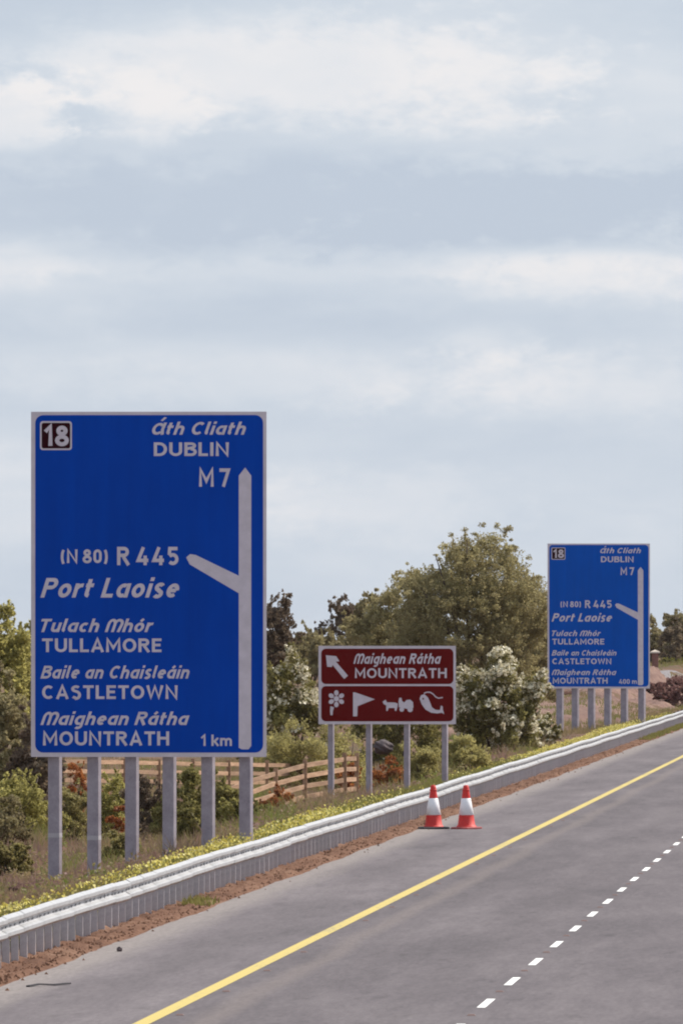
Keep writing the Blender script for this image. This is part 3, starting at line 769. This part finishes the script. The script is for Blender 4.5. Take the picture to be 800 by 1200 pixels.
def crown_points(cen, rad, n_clump, n_leaf, clump_r, lumpy=.22, low=-.75, spiky=.0):
    cen = np.array(cen); rad = np.array(rad)
    ph = rng.uniform(0, 6.28, 6)
    d = rand_dirs(n_clump * 3); d = d[d[:, 2] > low][:n_clump]
    rr = rng.uniform(.25, 1, len(d)) ** .45
    wob = 1 + lumpy * (np.sin(d[:, 0] * 4 + ph[0]) * np.sin(d[:, 2] * 5 + ph[1]) + .6 * np.sin(d[:, 0] * 9 + ph[2] + d[:, 2] * 7)) + rng.uniform(-.10, .12, len(d))
    cc = cen + d * rad * (rr * wob)[:, None] * (1 - clump_r * .35)
    ct = rng.uniform(0, 1, len(cc))
    csz = clump_r * rad.mean() * rng.uniform(.55, 1.3, len(cc))
    if spiky > 0:
        k = int(len(cc) * spiky); idx = rng.choice(len(cc), k); up = np.abs(rand_dirs(k)) * [1, 1, 2] * np.sign(d[idx] + [0, 0, 5]); up /= np.linalg.norm(up, axis=1, keepdims=True)
        cc = np.concatenate([cc, cen + d[idx] * rad * (wob[idx] * 1.03)[:, None] + up * rad.mean() * rng.uniform(.0, .07, k)[:, None]])
        ct = np.concatenate([ct, ct[idx]]); csz = np.concatenate([csz, csz[idx] * .38])
    w = csz ** 2; w = w / w.sum()
    n_tot = n_leaf; n_sp = int(n_leaf * .16 * min(1, spiky * 3)); n_leaf = n_leaf - n_sp
    ci = rng.choice(len(cc), n_leaf, p=w)
    ld = rand_dirs(n_leaf); lr = rng.uniform(0, 1, n_leaf) ** .5
    p = cc[ci] + ld * (lr * csz[ci])[:, None] * [1, 1, .75]
    tt = ct[ci]
    if n_sp:
        # leafy shoots that stick out of the crown, up and outwards
        ns = max(8, n_sp // 16); sd = rand_dirs(ns); sd[:, 2] = np.abs(sd[:, 2]) * 1.1 - .15
        wv = 1 + lumpy * (np.sin(sd[:, 0] * 4 + ph[0]) * np.sin(sd[:, 2] * 5 + ph[1]) + .6 * np.sin(sd[:, 0] * 9 + ph[2] + sd[:, 2] * 7))
        st = cen + sd * rad * (wv * rng.uniform(.86, .98, ns))[:, None]
        g = sd * [.8, .8, .6] + [0, 0, .75] + rng.normal(0, .3, (ns, 3)); g /= np.linalg.norm(g, axis=1, keepdims=True)
        ln = rad.mean() * rng.uniform(.04, .20, ns); si = rng.integers(0, ns, n_sp); u = rng.uniform(0, 1, n_sp)
        q = st[si] + g[si] * (u * ln[si])[:, None] + rng.normal(0, 1, (n_sp, 3)) * (ln[si] * .16 * (1.15 - u))[:, None]
        p = np.concatenate([p, q]); tt = np.concatenate([tt, rng.uniform(0, 1, ns)[si]]); ld = np.concatenate([ld, g[si]])
    return p, tt, ld, cc

def leaf_quads(name, p, tint, size, mat, parent, asp=.5):
    n = len(p); u = rand_dirs(n); w = rand_dirs(n); v = np.cross(u, w); v /= np.linalg.norm(v, axis=1, keepdims=True) + 1e-9
    s = size * rng.uniform(.6, 1.4, n)[:, None]
    return faces_mesh(name, p, u * s, v * s * asp, tint, mat, parent)

def wood_mesh(name, base, tips, r0, parent, h_fork):
    bm = bmesh.new(); base = Vector(base)
    fork = base + Vector((random.uniform(-.15, .15), random.uniform(-.15, .15), h_fork))
    tube(bm, [base - Vector((0, 0, .3)), base + (fork - base) * .5 + Vector((random.uniform(-.05, .05), 0, 0)), fork], [r0 * 1.25, r0, r0 * .85], 8)
    for t in tips:
        t = Vector(t); mid = fork.lerp(t, .5) + Vector((random.uniform(-.2, .2), random.uniform(-.2, .2), (t - fork).length * .12))
        tube(bm, [fork - Vector((0, 0, .1)), mid, t], [r0 * .55, r0 * .32, r0 * .08], 6)
    return bm_obj(name, bm, M['bark'], parent, True)

def tree(kind, cat, label, px, Y, ytop, ybot, wpx, mat, n_leaf, leaf=.12, n_clump=90, clump_r=.24, group=None, spiky=.25, depth=1.0, blossom=None, low=-.75, woody='trunk', lumpy=.22, trunk_r=None, part='crown', tbias=0.0):
    x = wx(px, Y); s = Y / FPX; g = gz(x, Y)
    top, bot = wz(ytop, Y), wz(ybot, Y)
    rz = max(.15, (top - bot) / 2); rx = wpx * s / 2
    root = empty(kind, (x, Y, g)); tag(root, label, cat, group)
    if part == 'foliage':
        bot = min(bot, g - .25 * (top - g)); rz = (top - bot) / 2
    cen = (0, 0, (top + bot) / 2 - g)
    p, ct, ld, cc = crown_points(cen, (rx, rx * depth, rz), n_clump, n_leaf, clump_r, lumpy=lumpy, low=low, spiky=spiky)
    under = p[:, 2] < .02; p[under, 2] = rng.uniform(.02, .25, int(under.sum())) * rz
    n = len(p)
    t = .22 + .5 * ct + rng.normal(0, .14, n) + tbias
    leaf_quads(part, p, t, leaf, M[mat], root)
    if blossom:
        # sprays of blossom on the upper outer side of the clumps
        frac, fs = blossom
        up = (ld[:, 2] > -.1) & (ct > .42)
        hz = (p[:, 2] - cen[2]) / rz
        up &= (hz > -.35 + .9 * rng.uniform(-.5, .5, n))
        pm = np.sin(p[:, 0] * 3.1 / max(.5, rx) * 1.9 + 1.2) + np.sin(p[:, 2] * 4.3 + p[:, 0] * 1.7) + .9 * np.sin(p[:, 0] * 6.1 - p[:, 2] * 5.2 + 2)
        up &= pm + rng.normal(0, .35, n) + 1.3 * hz > -.25
        idx = np.nonzero(up)[0]; idx = rng.choice(idx, min(len(idx), int(n * frac)), replace=False)
        q = p[idx] + ld[idx] * fs * .8
        leaf_quads('blossom', q, .5 + rng.normal(0, .3, len(q)), fs, M['blossom'], root, asp=.8)
    if woody:
        k = min(9, len(cc)); tips = cc[rng.choice(len(cc), k, replace=False)]
        wood_mesh(woody, (0, 0, 0), [(t_[0], t_[1], max(.15, t_[2])) for t_ in tips], trunk_r or max(.03, rx * .055), root, max(.15, (bot - g) * .9 + rz * .25))
    return root

# --- trees
tree('willow_tree', 'tree', 'largest tree, broad olive green crown between the brown sign and the far blue sign', 552, 770, 636, 860, 182, 'willow', 170000, leaf=.062, n_clump=560, clump_r=.115, spiky=.6, lumpy=.10, trunk_r=.25)
tree('willow_tree', 'tree', 'low shoulder of olive foliage at the left foot of the largest tree', 464, 780, 690, 835, 104, 'willow', 44000, leaf=.075, n_clump=100, clump_r=.2, spiky=.3)
tree('willow_tree', 'tree', 'rounded green tree half hidden behind the left edge of the far blue sign', 618, 790, 683, 835, 80, 'willow', 34000, leaf=.075, n_clump=80, clump_r=.2, spiky=.3)
tree('bushy_tree', 'tree', 'dusky dark tree showing just right of the near blue sign', 312, 690, 701, 805, 66, 'dusky', 26000, leaf=.072, n_clump=80, clump_r=.2, spiky=.35)
tree('bushy_tree', 'tree', 'dark spiky topped distant tree above the left end of the brown sign', 403, 930, 698, 800, 56, 'dusky', 18000, leaf=.085, n_clump=70, clump_r=.18, spiky=.6)
tree('bushy_tree', 'tree', 'slim pale olive tree between the spiky dark tree and the largest tree', 427, 900, 693, 800, 36, 'drab', 13000, leaf=.085, n_clump=50, clump_r=.22, spiky=.4)
for px, top, w, Y, lab in ((366, 733, 72, 860, 'low dull green hedge tree filling the gap right of the dusky dark tree'),
                           (398, 741, 60, 800, 'low dull green hedge tree right above the arrow of the brown sign'),
                           (446, 728, 62, 840, 'low dull green hedge tree above the lettering of the brown sign'),
                           (338, 752, 50, 800, 'low dull green bush at the foot of the dusky dark tree')):
    tree('hedge_tree', 'tree', lab, px, Y, top, 815, w, 'drab', 14000, leaf=.085, n_clump=60, clump_r=.22, spiky=.3, woody='trunk')
# left edge
tree('hedge_tree', 'tree', 'tall yellowish green hedge tree cut by the left edge of the photo', -2, 452, 706, 905, 74, 'olive', 32000, leaf=.058, n_clump=110, clump_r=.19, spiky=.3, lumpy=.12)
tree('hedge_tree', 'tree', 'tall olive tree directly behind the left edge of the near blue sign', 52, 470, 710, 905, 80, 'olive', 26000, leaf=.06, n_clump=90, clump_r=.2, spiky=.3, lumpy=.12)
tree('hedge_bush', 'bush', 'brownish green bush at the left edge, below the yellowish hedge tree', 8, 425, 800, 915, 62, 'drab', 14000, leaf=.07, n_clump=80, clump_r=.22, spiky=.2, part='foliage', woody='stems')
tree('hedge_bush', 'bush', 'shadowy bush tucked behind the bottom left corner of the near blue sign', 44, 415, 835, 925, 60, 'dusky', 10000, leaf=.07, n_clump=60, clump_r=.24, spiky=.2, part='foliage', woody='stems')
# behind the near sign, seen past its right edge
tree('hawthorn', 'hawthorn bush', 'flowering hawthorn between the near blue sign and the brown sign', 345, 545, 768, 862, 80, 'hawthorn', 24000, leaf=.062, n_clump=100, clump_r=.2, blossom=(1.0, .07), spiky=.3, part='foliage', woody='stems')
tree('hawthorn', 'hawthorn bush', 'dark hawthorn directly behind the right edge of the near blue sign', 306, 560, 778, 865, 60, 'hawthorn', 10000, leaf=.075, n_clump=60, clump_r=.22, blossom=(.04, .05), spiky=.2, part='foliage', woody='stems')
tree('hawthorn', 'hawthorn bush', 'large white flowering hawthorn right of the brown sign', 584, 575, 772, 884, 104, 'hawthorn', 42000, leaf=.062, n_clump=130, clump_r=.19, blossom=(1.0, .07), spiky=.35, lumpy=.18, part='foliage', woody='stems')
tree('hawthorn', 'hawthorn bush', 'drooping right hand hawthorn between the large flowering one and the far blue sign', 610, 585, 816, 876, 42, 'hawthorn', 11000, leaf=.06, n_clump=60, clump_r=.22, blossom=(.6, .07), spiky=.3, part='foliage', woody='stems')
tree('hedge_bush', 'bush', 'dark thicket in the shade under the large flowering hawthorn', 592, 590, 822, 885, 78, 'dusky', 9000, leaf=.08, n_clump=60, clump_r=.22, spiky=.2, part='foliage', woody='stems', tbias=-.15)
tree('hawthorn', 'hawthorn bush', 'dark hawthorn behind the brown sign, showing below its bottom edge', 470, 600, 775, 885, 120, 'hawthorn', 16000, leaf=.08, n_clump=90, clump_r=.2, blossom=(.03, .05), spiky=.2, part='foliage', woody='stems')
tree('hawthorn', 'hawthorn bush', 'small pale hawthorn beneath the left corner of the far blue sign', 642, 600, 842, 882, 34, 'hawthorn', 3500, leaf=.07, n_clump=30, clump_r=.28, blossom=(.35, .05), spiky=.3, part='foliage', woody='stems')
# scrub
G = 'scrub bushes in the rough ground'
def bush(lab, px, Y, top, bot, w, mat, n=6000, leaf=.042, cl=45, tb=0.0, name='bush', cat='bush', grp=None):
    return tree(name, cat, lab, px, Y, top, bot, w, mat, int(n * 1.7), leaf=leaf, n_clump=cl, clump_r=.25, spiky=.25, part='foliage', woody='stems', group=grp, tbias=tb)
bush('rounded light green bush behind the timber fence, left of the brown sign posts', 348, 500, 849, 905, 96, 'green', 13000)
bush('light green bush behind the first post of the brown sign', 400, 505, 851, 905, 74, 'green', 9000)
bush('light green bush just right of the near blue sign', 326, 520, 868, 903, 46, 'green', 5000, tb=-.1)
bush('yellow green bush between the two right posts of the brown sign', 497, 470, 869, 925, 60, 'green', 7000)
bush('yellow green bush right of the brown sign posts', 545, 480, 866, 918, 62, 'green', 7500, tb=.1)
bush('dark green bush between the third and fourth posts of the brown sign', 470, 490, 873, 915, 34, 'hawthorn', 3500)
bush('dark green bush behind the fourth post of the near blue sign', 212, 395, 897, 968, 62, 'hawthorn', 11000)
bush('dark green bush behind the fifth post of the near blue sign', 258, 400, 908, 970, 58, 'hawthorn', 9000)
bush('shadowy bush between the third and fourth posts of the near blue sign', 172, 400, 912, 968, 52, 'dusky', 9000)
bush('olive bush left of the first post of the near blue sign', 24, 380, 905, 958, 92, 'olive', 11000, tb=-.1)
bush('olive bush between the second and third posts of the near blue sign', 130, 402, 902, 955, 44, 'olive', 6500)
bush('low dark bush beside the lower rails of the climbing timber fence', 300, 410, 940, 968, 50, 'hawthorn', 5000)
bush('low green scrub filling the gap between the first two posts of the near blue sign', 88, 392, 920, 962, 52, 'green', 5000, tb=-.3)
bush('low green scrub between the fourth and fifth posts of the near blue sign', 226, 372, 940, 980, 44, 'hawthorn', 6000)
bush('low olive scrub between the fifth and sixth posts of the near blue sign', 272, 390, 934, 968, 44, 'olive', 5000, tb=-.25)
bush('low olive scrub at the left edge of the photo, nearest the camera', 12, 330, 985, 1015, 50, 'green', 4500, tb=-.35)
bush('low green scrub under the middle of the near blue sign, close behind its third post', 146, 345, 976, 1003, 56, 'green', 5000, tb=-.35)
bush('low drab scrub at the left edge, in front of the olive bush', 6, 360, 935, 975, 60, 'drab', 5000, tb=-.1)
RB = 'rusty bracken clumps'
def rust(lab, px, Y, top, bot, w, n=3500): bush(lab, px, Y, top, bot, w, 'rust', n, .042, 26, 0, 'bracken', 'bracken', RB)
rust('bright orange bracken between the first and second posts of the near blue sign', 92, 470, 889, 912, 28, 1700)
rust('trailing rusty bracken low between the first two posts of the near blue sign', 92, 405, 932, 950, 34, 700)
rust('rusty bracken just right of the second post of the near blue sign', 124, 410, 914, 950, 14, 900)
rust('low rusty bracken against the third post of the near blue sign', 138, 396, 944, 960, 28, 900)
rust('large orange bracken at the foot of the climbing fence', 330, 420, 920, 946, 46, 3000)
rust('small rusty bracken left of the climbing fence foot', 305, 418, 938, 954, 28, 1000)
rust('dark rusty bracken between the first two posts of the brown sign', 408, 470, 885, 925, 30, 2500)
rust('large rusty bracken between the second and third posts of the brown sign', 455, 455, 888, 928, 42, 4500)
# yellowish scrub and trees far right
tree('distant_tree', 'tree', 'distant tree peeping out right of the far blue sign', 762, 1420, 722, 785, 46, 'drab', 12000, leaf=.13, n_clump=60, clump_r=.2)
tree('distant_tree', 'tree', 'tallest distant tree at the right edge of the photo', 800, 1380, 711, 785, 50, 'drab', 15000, leaf=.13, n_clump=60, clump_r=.2)
tree('distant_tree', 'tree', 'short dark distant tree in front of the tallest one at the right edge', 786, 1340, 733, 787, 32, 'dusky', 4000, leaf=.15, n_clump=40, clump_r=.24, tbias=.25)
tree('distant_tree', 'tree', 'distant tree hidden mostly behind the far blue sign', 722, 1440, 726, 785, 54, 'drab', 5000, leaf=.17, n_clump=50, clump_r=.2)
for px, w, lab in ((781, 26, 'yellow green gorse below the short dark distant tree'), (803, 30, 'yellow green gorse at the right edge of the photo')):
    tree('gorse_bush', 'bush', lab, px, 1250, 771, 789, w, 'gorse', 3500, leaf=.10, n_clump=40, clump_r=.25, spiky=.2, part='foliage', woody='stems')

for px, Y, top, bot, w, lab in ((778, 905, 802, 826, 30, 'purplish heath clump on the bank just right of the far blue sign'), (800, 900, 798, 826, 34, 'purplish heath clump on the bank at the right edge'),
                           (764, 930, 800, 820, 22, 'small purplish heath clump under the right edge of the far blue sign'), (700, 900, 810, 830, 50, 'low purplish scrub behind the middle posts of the far blue sign'),
                           (660, 880, 812, 838, 40, 'low purplish scrub behind the left posts of the far blue sign'), (790, 960, 794, 812, 36, 'purplish scrub in front of the gravel track')):
    tree('heath_bush', 'bush', lab, px, Y, top, bot, w, 'heath', 3500, leaf=.09, n_clump=40, clump_r=.25, spiky=.2, part='foliage', woody='stems')
# ------------------------------------------------------------------ far left and far background woodland, as one mass
pts = []; tn = []
for k in range(46):
    px = -60 + k * 22; Y = 1750 + rng.uniform(-120, 120)
    if 300 < px < 660 or px > 720 or px < 320:
        top = rng.uniform(742, 752); p, ct, _, _ = crown_points((wx(px, Y), Y, wz(top, Y) - 2.6), (1.9, 1.9, 3.2), 24, 1300, .3)
        pts.append(p); tn.append(.2 + .4 * ct)
o = leaf_quads('far_woodland', np.concatenate(pts), np.concatenate(tn), .2, M['drab'], None); o['kind'] = 'stuff'
tag(o, 'far dull green woodland along the horizon behind the signs', 'woodland')

# ------------------------------------------------------------------ earth bank with brushwood, far right
def bankz(x, y):
    t = (y - 862) / 100.0
    h = np.interp(t, [0, .3, .7, 1.0, 1.4], [0, .55, 1.25, 1.55, 1.2]) * ss(-13.8, -15.2, x)
    g = ground_z(x, y)
    return g - .05 + h * .16 + (0.13 * np.sin(x * 2.3 + y * .21) + .10 * np.sin(x * 5.1 - y * .4) + .06 * np.sin(x * 11 + y)) * ss(-14, -15.2, x) * ss(0, .2, t)
grid('earth_bank', np.linspace(-34, -13.7, 90), np.linspace(862, 1020, 80), bankz, M['bank'])
grid('gravel_track', np.linspace(-40, -14.5, 20), np.linspace(1030, 1110, 12), lambda x, y: ground_z(x, y) + .03, M['grit'])
grid('bare_soil_patch', np.linspace(-22, -13.7, 40), np.linspace(520, 640, 60), lambda x, y: ground_z(x, y) + .03 + .02 * np.sin(x * 9 + y), M['bank'])
grid('bare_soil_slope', np.linspace(-24, -13.8, 40), np.linspace(730, 860, 60), lambda x, y: ground_z(x, y) + .04 + .04 * np.sin(x * 6 + y * .5), M['bank'])

# pillar by the far blue sign
Y = 1090; px = 767.5; x = wx(px, Y); g = gz(x, Y)
pil = empty('gate_pillar', (x, Y, g)); tag(pil, 'reddish brown brick pillar with pale cap just right of the far blue sign', 'pillar')
bm = bmesh.new(); ht = wz(765.5, Y) - g
zz = -.3
while zz < ht: box(bm, -.24 + .008 * (int(zz * 12) % 2), .24, -.24, .24, zz, min(ht, zz + .135)); zz += .15
box(bm, -.225, .225, -.225, .225, -.3, ht - .02)
bm_obj('shaft', bm, M['brick'], pil)
bm = bmesh.new(); w = .36; vs0 = [bm.verts.new(p) for p in ((-w, -w, ht), (w, -w, ht), (w, w, ht), (-w, w, ht), (-w, -w, ht + .1), (w, -w, ht + .1), (w, w, ht + .1), (-w, w, ht + .1), (0, 0, ht + .26))]
for f in ((3,2,1,0),(0,1,5,4),(1,2,6,5),(2,3,7,6),(3,0,4,7),(4,5,8),(5,6,8),(6,7,8),(7,4,8)): bm.faces.new([vs0[i] for i in f])
bm_obj('cap', bm, M['capstone'], pil)

# dark boulder
Y = 478; x = wx(449, Y); g = gz(x, Y)
bm = bmesh.new(); bmesh.ops.create_icosphere(bm, subdivisions=4, radius=1)
for v in bm.verts:
    c = v.co; k = 1 + .10 * math.sin(c.x * 4 + 1) * math.sin(c.y * 5) + .06 * math.sin(c.z * 9 + c.x * 6) + .03 * math.sin(c.x * 19 + c.z * 13)
    v.co = Vector((c.x * .31, c.y * .4, c.z * .24)) * k + Vector((0, 0, wz(876, Y) - g))
o = bm_obj('boulder', bm, M['rock'], None, True); o.location = (x, Y, g)
tag(o, 'dark rounded boulder with pale lit top behind the rusty bracken, between brown sign posts', 'boulder')

# ------------------------------------------------------------------ ground cover
def vnoise(x, y, seed):
    r = np.random.default_rng(seed); out = 0
    for k in range(5):
        a = r.uniform(0, 6.28); f = r.uniform(.4, 1.6) * (1.5 ** k) * .5; ph = r.uniform(0, 6.28, 2)
        out = out + np.sin(x * f * math.cos(a) + y * .10 * f * math.sin(a) + ph[0]) * (0.75 ** k)
    return out / 2.2
def blades(name, n, x, y, h, w, tint, mat, label=None, cat=None, lean=.35):
    z = ground_z(x, y)
    C = np.stack([x, y, z - .02], 1); a = rng.uniform(0, 6.28, n)
    V = np.stack([np.cos(a) * w, np.sin(a) * w * .4, np.zeros(n)], 1)
    U = np.stack([rng.normal(0, lean, n) * h, rng.normal(0, lean, n) * h, h], 1)
    o = faces_mesh(name, C, U, V, tint, mat, None, True); o['kind'] = 'stuff'
    if label: tag(o, label, cat)
    return o
n = 230000
d = rng.uniform(0, 1, n) ** 1.3 * 36 + .75; x = -12.78 - d; y = 190 + (640 - 190) * rng.uniform(0, 1, n) ** 1.1
v = vnoise(x, y, 3); v2 = vnoise(x * 2, y * 2, 5)
keep = ~((y > 520) & (x > -18) & (rng.uniform(0, 1, n) < .75))
h = (.11 + .13 * np.clip(v2 + .5, 0, 1.5)) * rng.uniform(.6, 1.35, n) * np.clip(d / 3, .5, 1)
tint = .50 + .62 * v + rng.normal(0, .13, n)
tint = tint + .35 * ss(3.2, 1.0, d)
sel = keep
blades('rough_grass', int(sel.sum()), x[sel], y[sel], h[sel], np.full(int(sel.sum()), .02), tint[sel], M['grass'], 'rough mixed green and purplish dead grass behind the barrier', 'grass')
# tussocks: taller patches of dead and green stems
cx_ = -12.78 - (rng.uniform(0, 1, 900) ** 1.2 * 26 + 2.2); cy_ = rng.uniform(205, 600, 900); cs = rng.uniform(.15, .55, 900); ct_ = np.clip(.5 + .55 * vnoise(cx_ * 1.5, cy_ * 1.5, 12) + rng.normal(0, .12, 900), 0, 1)
ci = rng.integers(0, 900, 90000)
x = cx_[ci] + rng.normal(0, 1, 90000) * cs[ci] * .6; y = cy_[ci] + rng.normal(0, 1, 90000) * cs[ci]
keep = (x < -14.3) & ~((y < 296) & (x > -17.6)); m_ = int(keep.sum())
blades('tussocks', m_, x[keep], y[keep], (cs[ci] * rng.uniform(.5, 1.5, 90000))[keep] * 1.0, np.full(m_, .018), (ct_[ci] + rng.normal(0, .12, 90000))[keep], M['grass'], 'taller tussocks of dead and green stems in the rough ground', 'grass', lean=.45)
# low broad-leaved undergrowth in mounds
nc = 2600
cx_ = -12.78 - (rng.uniform(0, 1, nc) ** 1.1 * 26 + 1.9); cy_ = 205 + 420 * rng.uniform(0, 1, nc) ** 1.1; cs = rng.uniform(.18, .62, nc); ct_ = np.clip(.5 + .6 * vnoise(cx_ * 1.2, cy_ * 1.2, 77) + rng.normal(0, .2, nc), 0, 1)
nl = 200000; ci = rng.integers(0, nc, nl); dd = rand_dirs(nl); dd[:, 2] = np.abs(dd[:, 2])
rr_ = (rng.uniform(.3, 1, nl) ** .5)[:, None]
p = np.stack([cx_[ci], cy_[ci], ground_z(cx_[ci], cy_[ci])], 1) + dd * rr_ * (cs[ci])[:, None] * [1, 1.6, .62]
kp = p[:, 0] < -14.2
o = leaf_quads('undergrowth', p[kp], ct_[ci][kp] + rng.normal(0, .14, int(kp.sum())), .042, M['grass'], None); o['kind'] = 'stuff'
tag(o, 'low mounds of olive and purplish brown weeds in the rough ground', 'undergrowth')
# far grass on the rising ground, sparse
n = 40000
y = rng.uniform(600, 1300, n); x = -13.9 - rng.uniform(0, 1, n) * (6 + (y - 600) * .03); kp = (vnoise(x, y * .5, 9) > .1)
blades('far_grass', int(kp.sum()), x[kp], y[kp], rng.uniform(.15, .4, int(kp.sum())), np.full(int(kp.sum()), .03), .65 + .3 * vnoise(x, y, 4)[kp], M['grass'], 'patchy dry grass on the rising ground beyond the far blue sign', 'grass')
# buttercup strip: stems then flower heads
n = 60000
y = 185 + (620) * rng.uniform(0, 1, n) ** 1.25; x = -12.98 - rng.uniform(0, 1, n) ** 1.3 * (1.1)
patch = vnoise(x * .6, y * 1.4, 21); kp = (patch + rng.normal(0, .4, n) > -.7)
x, y = x[kp], y[kp]; n = len(x)
h = rng.uniform(.08, .27, n) * (.75 + .35 * vnoise(x, y * 1.5, 51))
h = np.clip(h * rng.uniform(.7, 1.35, n), .05, .36)
blades('flower_stems', n, x, y, h, np.full(n, .012), rng.uniform(.2, 1, n), M['stem'], 'green stems and leaves of the wild flowers behind the barrier', 'plants', lean=.15)
dens = np.where(y < 345, .50, np.where(y < 500, .14, .30)) * np.clip(.75 + 1.3 * vnoise(x * 1.5, y * 2.5, 31), .06, 1.6)
dens = np.where(y < 300, np.maximum(dens, .33), dens)
dens = np.where((y > 540) & (y < 690), .95, dens)
kf = rng.uniform(0, 1, n) < dens * .75
p = np.stack([x[kf], y[kf], ground_z(x[kf], y[kf]) + h[kf] * rng.uniform(.75, 1.05, kf.sum())], 1)
o = leaf_quads('yellow_flowers', p, .5 + rng.normal(0, .3, len(p)), .027, M['gold'], None, asp=.9); o['kind'] = 'stuff'
tag(o, 'strip of small yellow wild flowers along the back of the barrier', 'flowers')
# weeds at the foot of the barrier, road side
n = 9000
cy = np.concatenate([rng.uniform(660, 800, 60), rng.uniform(248, 256, 2)]); ci = rng.integers(0, len(cy), n)
x = -12.42 + rng.normal(0, .14, n); y = cy[ci] + rng.normal(0, .5, n); kp = (x < -12.14) & (x > -12.76)
z_n = int(kp.sum())
C = np.stack([x[kp], y[kp], np.full(z_n, .02)], 1); a = rng.uniform(0, 6.28, z_n); hh = rng.uniform(.05, .17, z_n)
o = faces_mesh('verge_weeds', C, np.stack([rng.normal(0, .3, z_n) * hh, rng.normal(0, .3, z_n) * hh, hh], 1), np.stack([np.cos(a) * .02, np.sin(a) * .01, a * 0], 1), rng.uniform(.2, 1, z_n), M['stem'], None, True)
o['kind'] = 'stuff'; tag(o, 'low green weeds at the road side foot of the barrier', 'weeds')
# stones and clods in the soil margin, and grit on the tarmac edge
bm = bmesh.new()
for k in range(5200):
    yy = 190 + 640 * random.random() ** 1.5; xx = random.uniform(-12.8, -12.16) if random.random() < .985 else random.uniform(-12.2, -11.8)
    s_ = random.uniform(.010, .034); zz = .03 if xx < -12.2 else .006
    t = [bm.verts.new((xx + a_ * s_ * random.uniform(.7, 1.3), yy + b_ * s_ * random.uniform(.7, 1.3), zz + c_ * s_)) for a_, b_, c_ in ((-1, -1, -.4), (1, -1, -.4), (1, 1, -.4), (-1, 1, -.4), (0, 0, 1.0))]
    for f in ((0,1,4),(1,2,4),(2,3,4),(3,0,4)): bm.faces.new([t[i] for i in f])
o = bm_obj('stones', bm, M['soil']); o['kind'] = 'stuff'; tag(o, 'small stones and clods in the reddish soil at the road edge', 'stones')
# mound of dark soil beside the first post of the near sign
bm = bmesh.new(); bmesh.ops.create_icosphere(bm, subdivisions=4, radius=1)
for v in bm.verts:
    c = v.co; k = 1 + .12 * math.sin(c.x * 5 + 2) * math.sin(c.y * 4) + .05 * math.sin(c.x * 17 + c.z * 11 + c.y * 9)
    v.co = Vector((c.x * .95, c.y * 3.0, c.z * .30)) * k
Y = 286; x = wx(66, Y); o = bm_obj('soil_mound', bm, M['dark_soil'], None, True); o.location = (x, Y, wz(1034, Y) - .27); o['kind'] = 'structure'
# litter: a dark strip of rubber and a stone on the shoulder
Yt = 4.6 * FPX / (1157 - 748); bm = bmesh.new()
pts_ = [(wx(34, Yt), Yt - .4, .012), (wx(45, Yt), Yt, .03), (wx(60, Yt), Yt + .3, .015), (wx(76, Yt), Yt + .9, .02)]
for a, b in zip(pts_, pts_[1:]): bar(bm, Vector(a) - Vector(pts_[0]), Vector(b) - Vector(pts_[0]), .05, .02)
o = bm_obj('rubber_strip', bm, M['rubber']); o.location = pts_[0]; tag(o, 'thin dark strip of shredded rubber lying on the hard shoulder at the bottom left', 'litter')
Yt = 4.6 * FPX / (1116 - 748); bm = bmesh.new(); bmesh.ops.create_icosphere(bm, subdivisions=2, radius=.045)
for v in bm.verts: v.co *= random.uniform(.8, 1.15)
o = bm_obj('stone', bm, M['rock']); o.location = (wx(139, Yt), Yt, .03); tag(o, 'single small dark stone on the pale edge of the hard shoulder', 'stone')

# ------------------------------------------------------------------ thin summer haze
hz = bpy.data.materials.new('haze'); hz.use_nodes = True; N, L = hz.node_tree.nodes, hz.node_tree.links
for nn in list(N):
    if nn.type != 'OUTPUT_MATERIAL': N.remove(nn)
pv = N.new('ShaderNodeVolumePrincipled'); pv.inputs['Color'].default_value = (0.93, 0.94, 1.0, 1); pv.inputs['Density'].default_value = 0.000012
L.new(pv.outputs[0], N['Material Output'].inputs['Volume'])
bm = bmesh.new(); box(bm, -5400, 5100, -330, 14500, -8, 24); o = bm_obj('haze', bm, hz); o['kind'] = 'stuff'; tag(o, 'thin pale summer haze over the whole road and fields', 'haze')
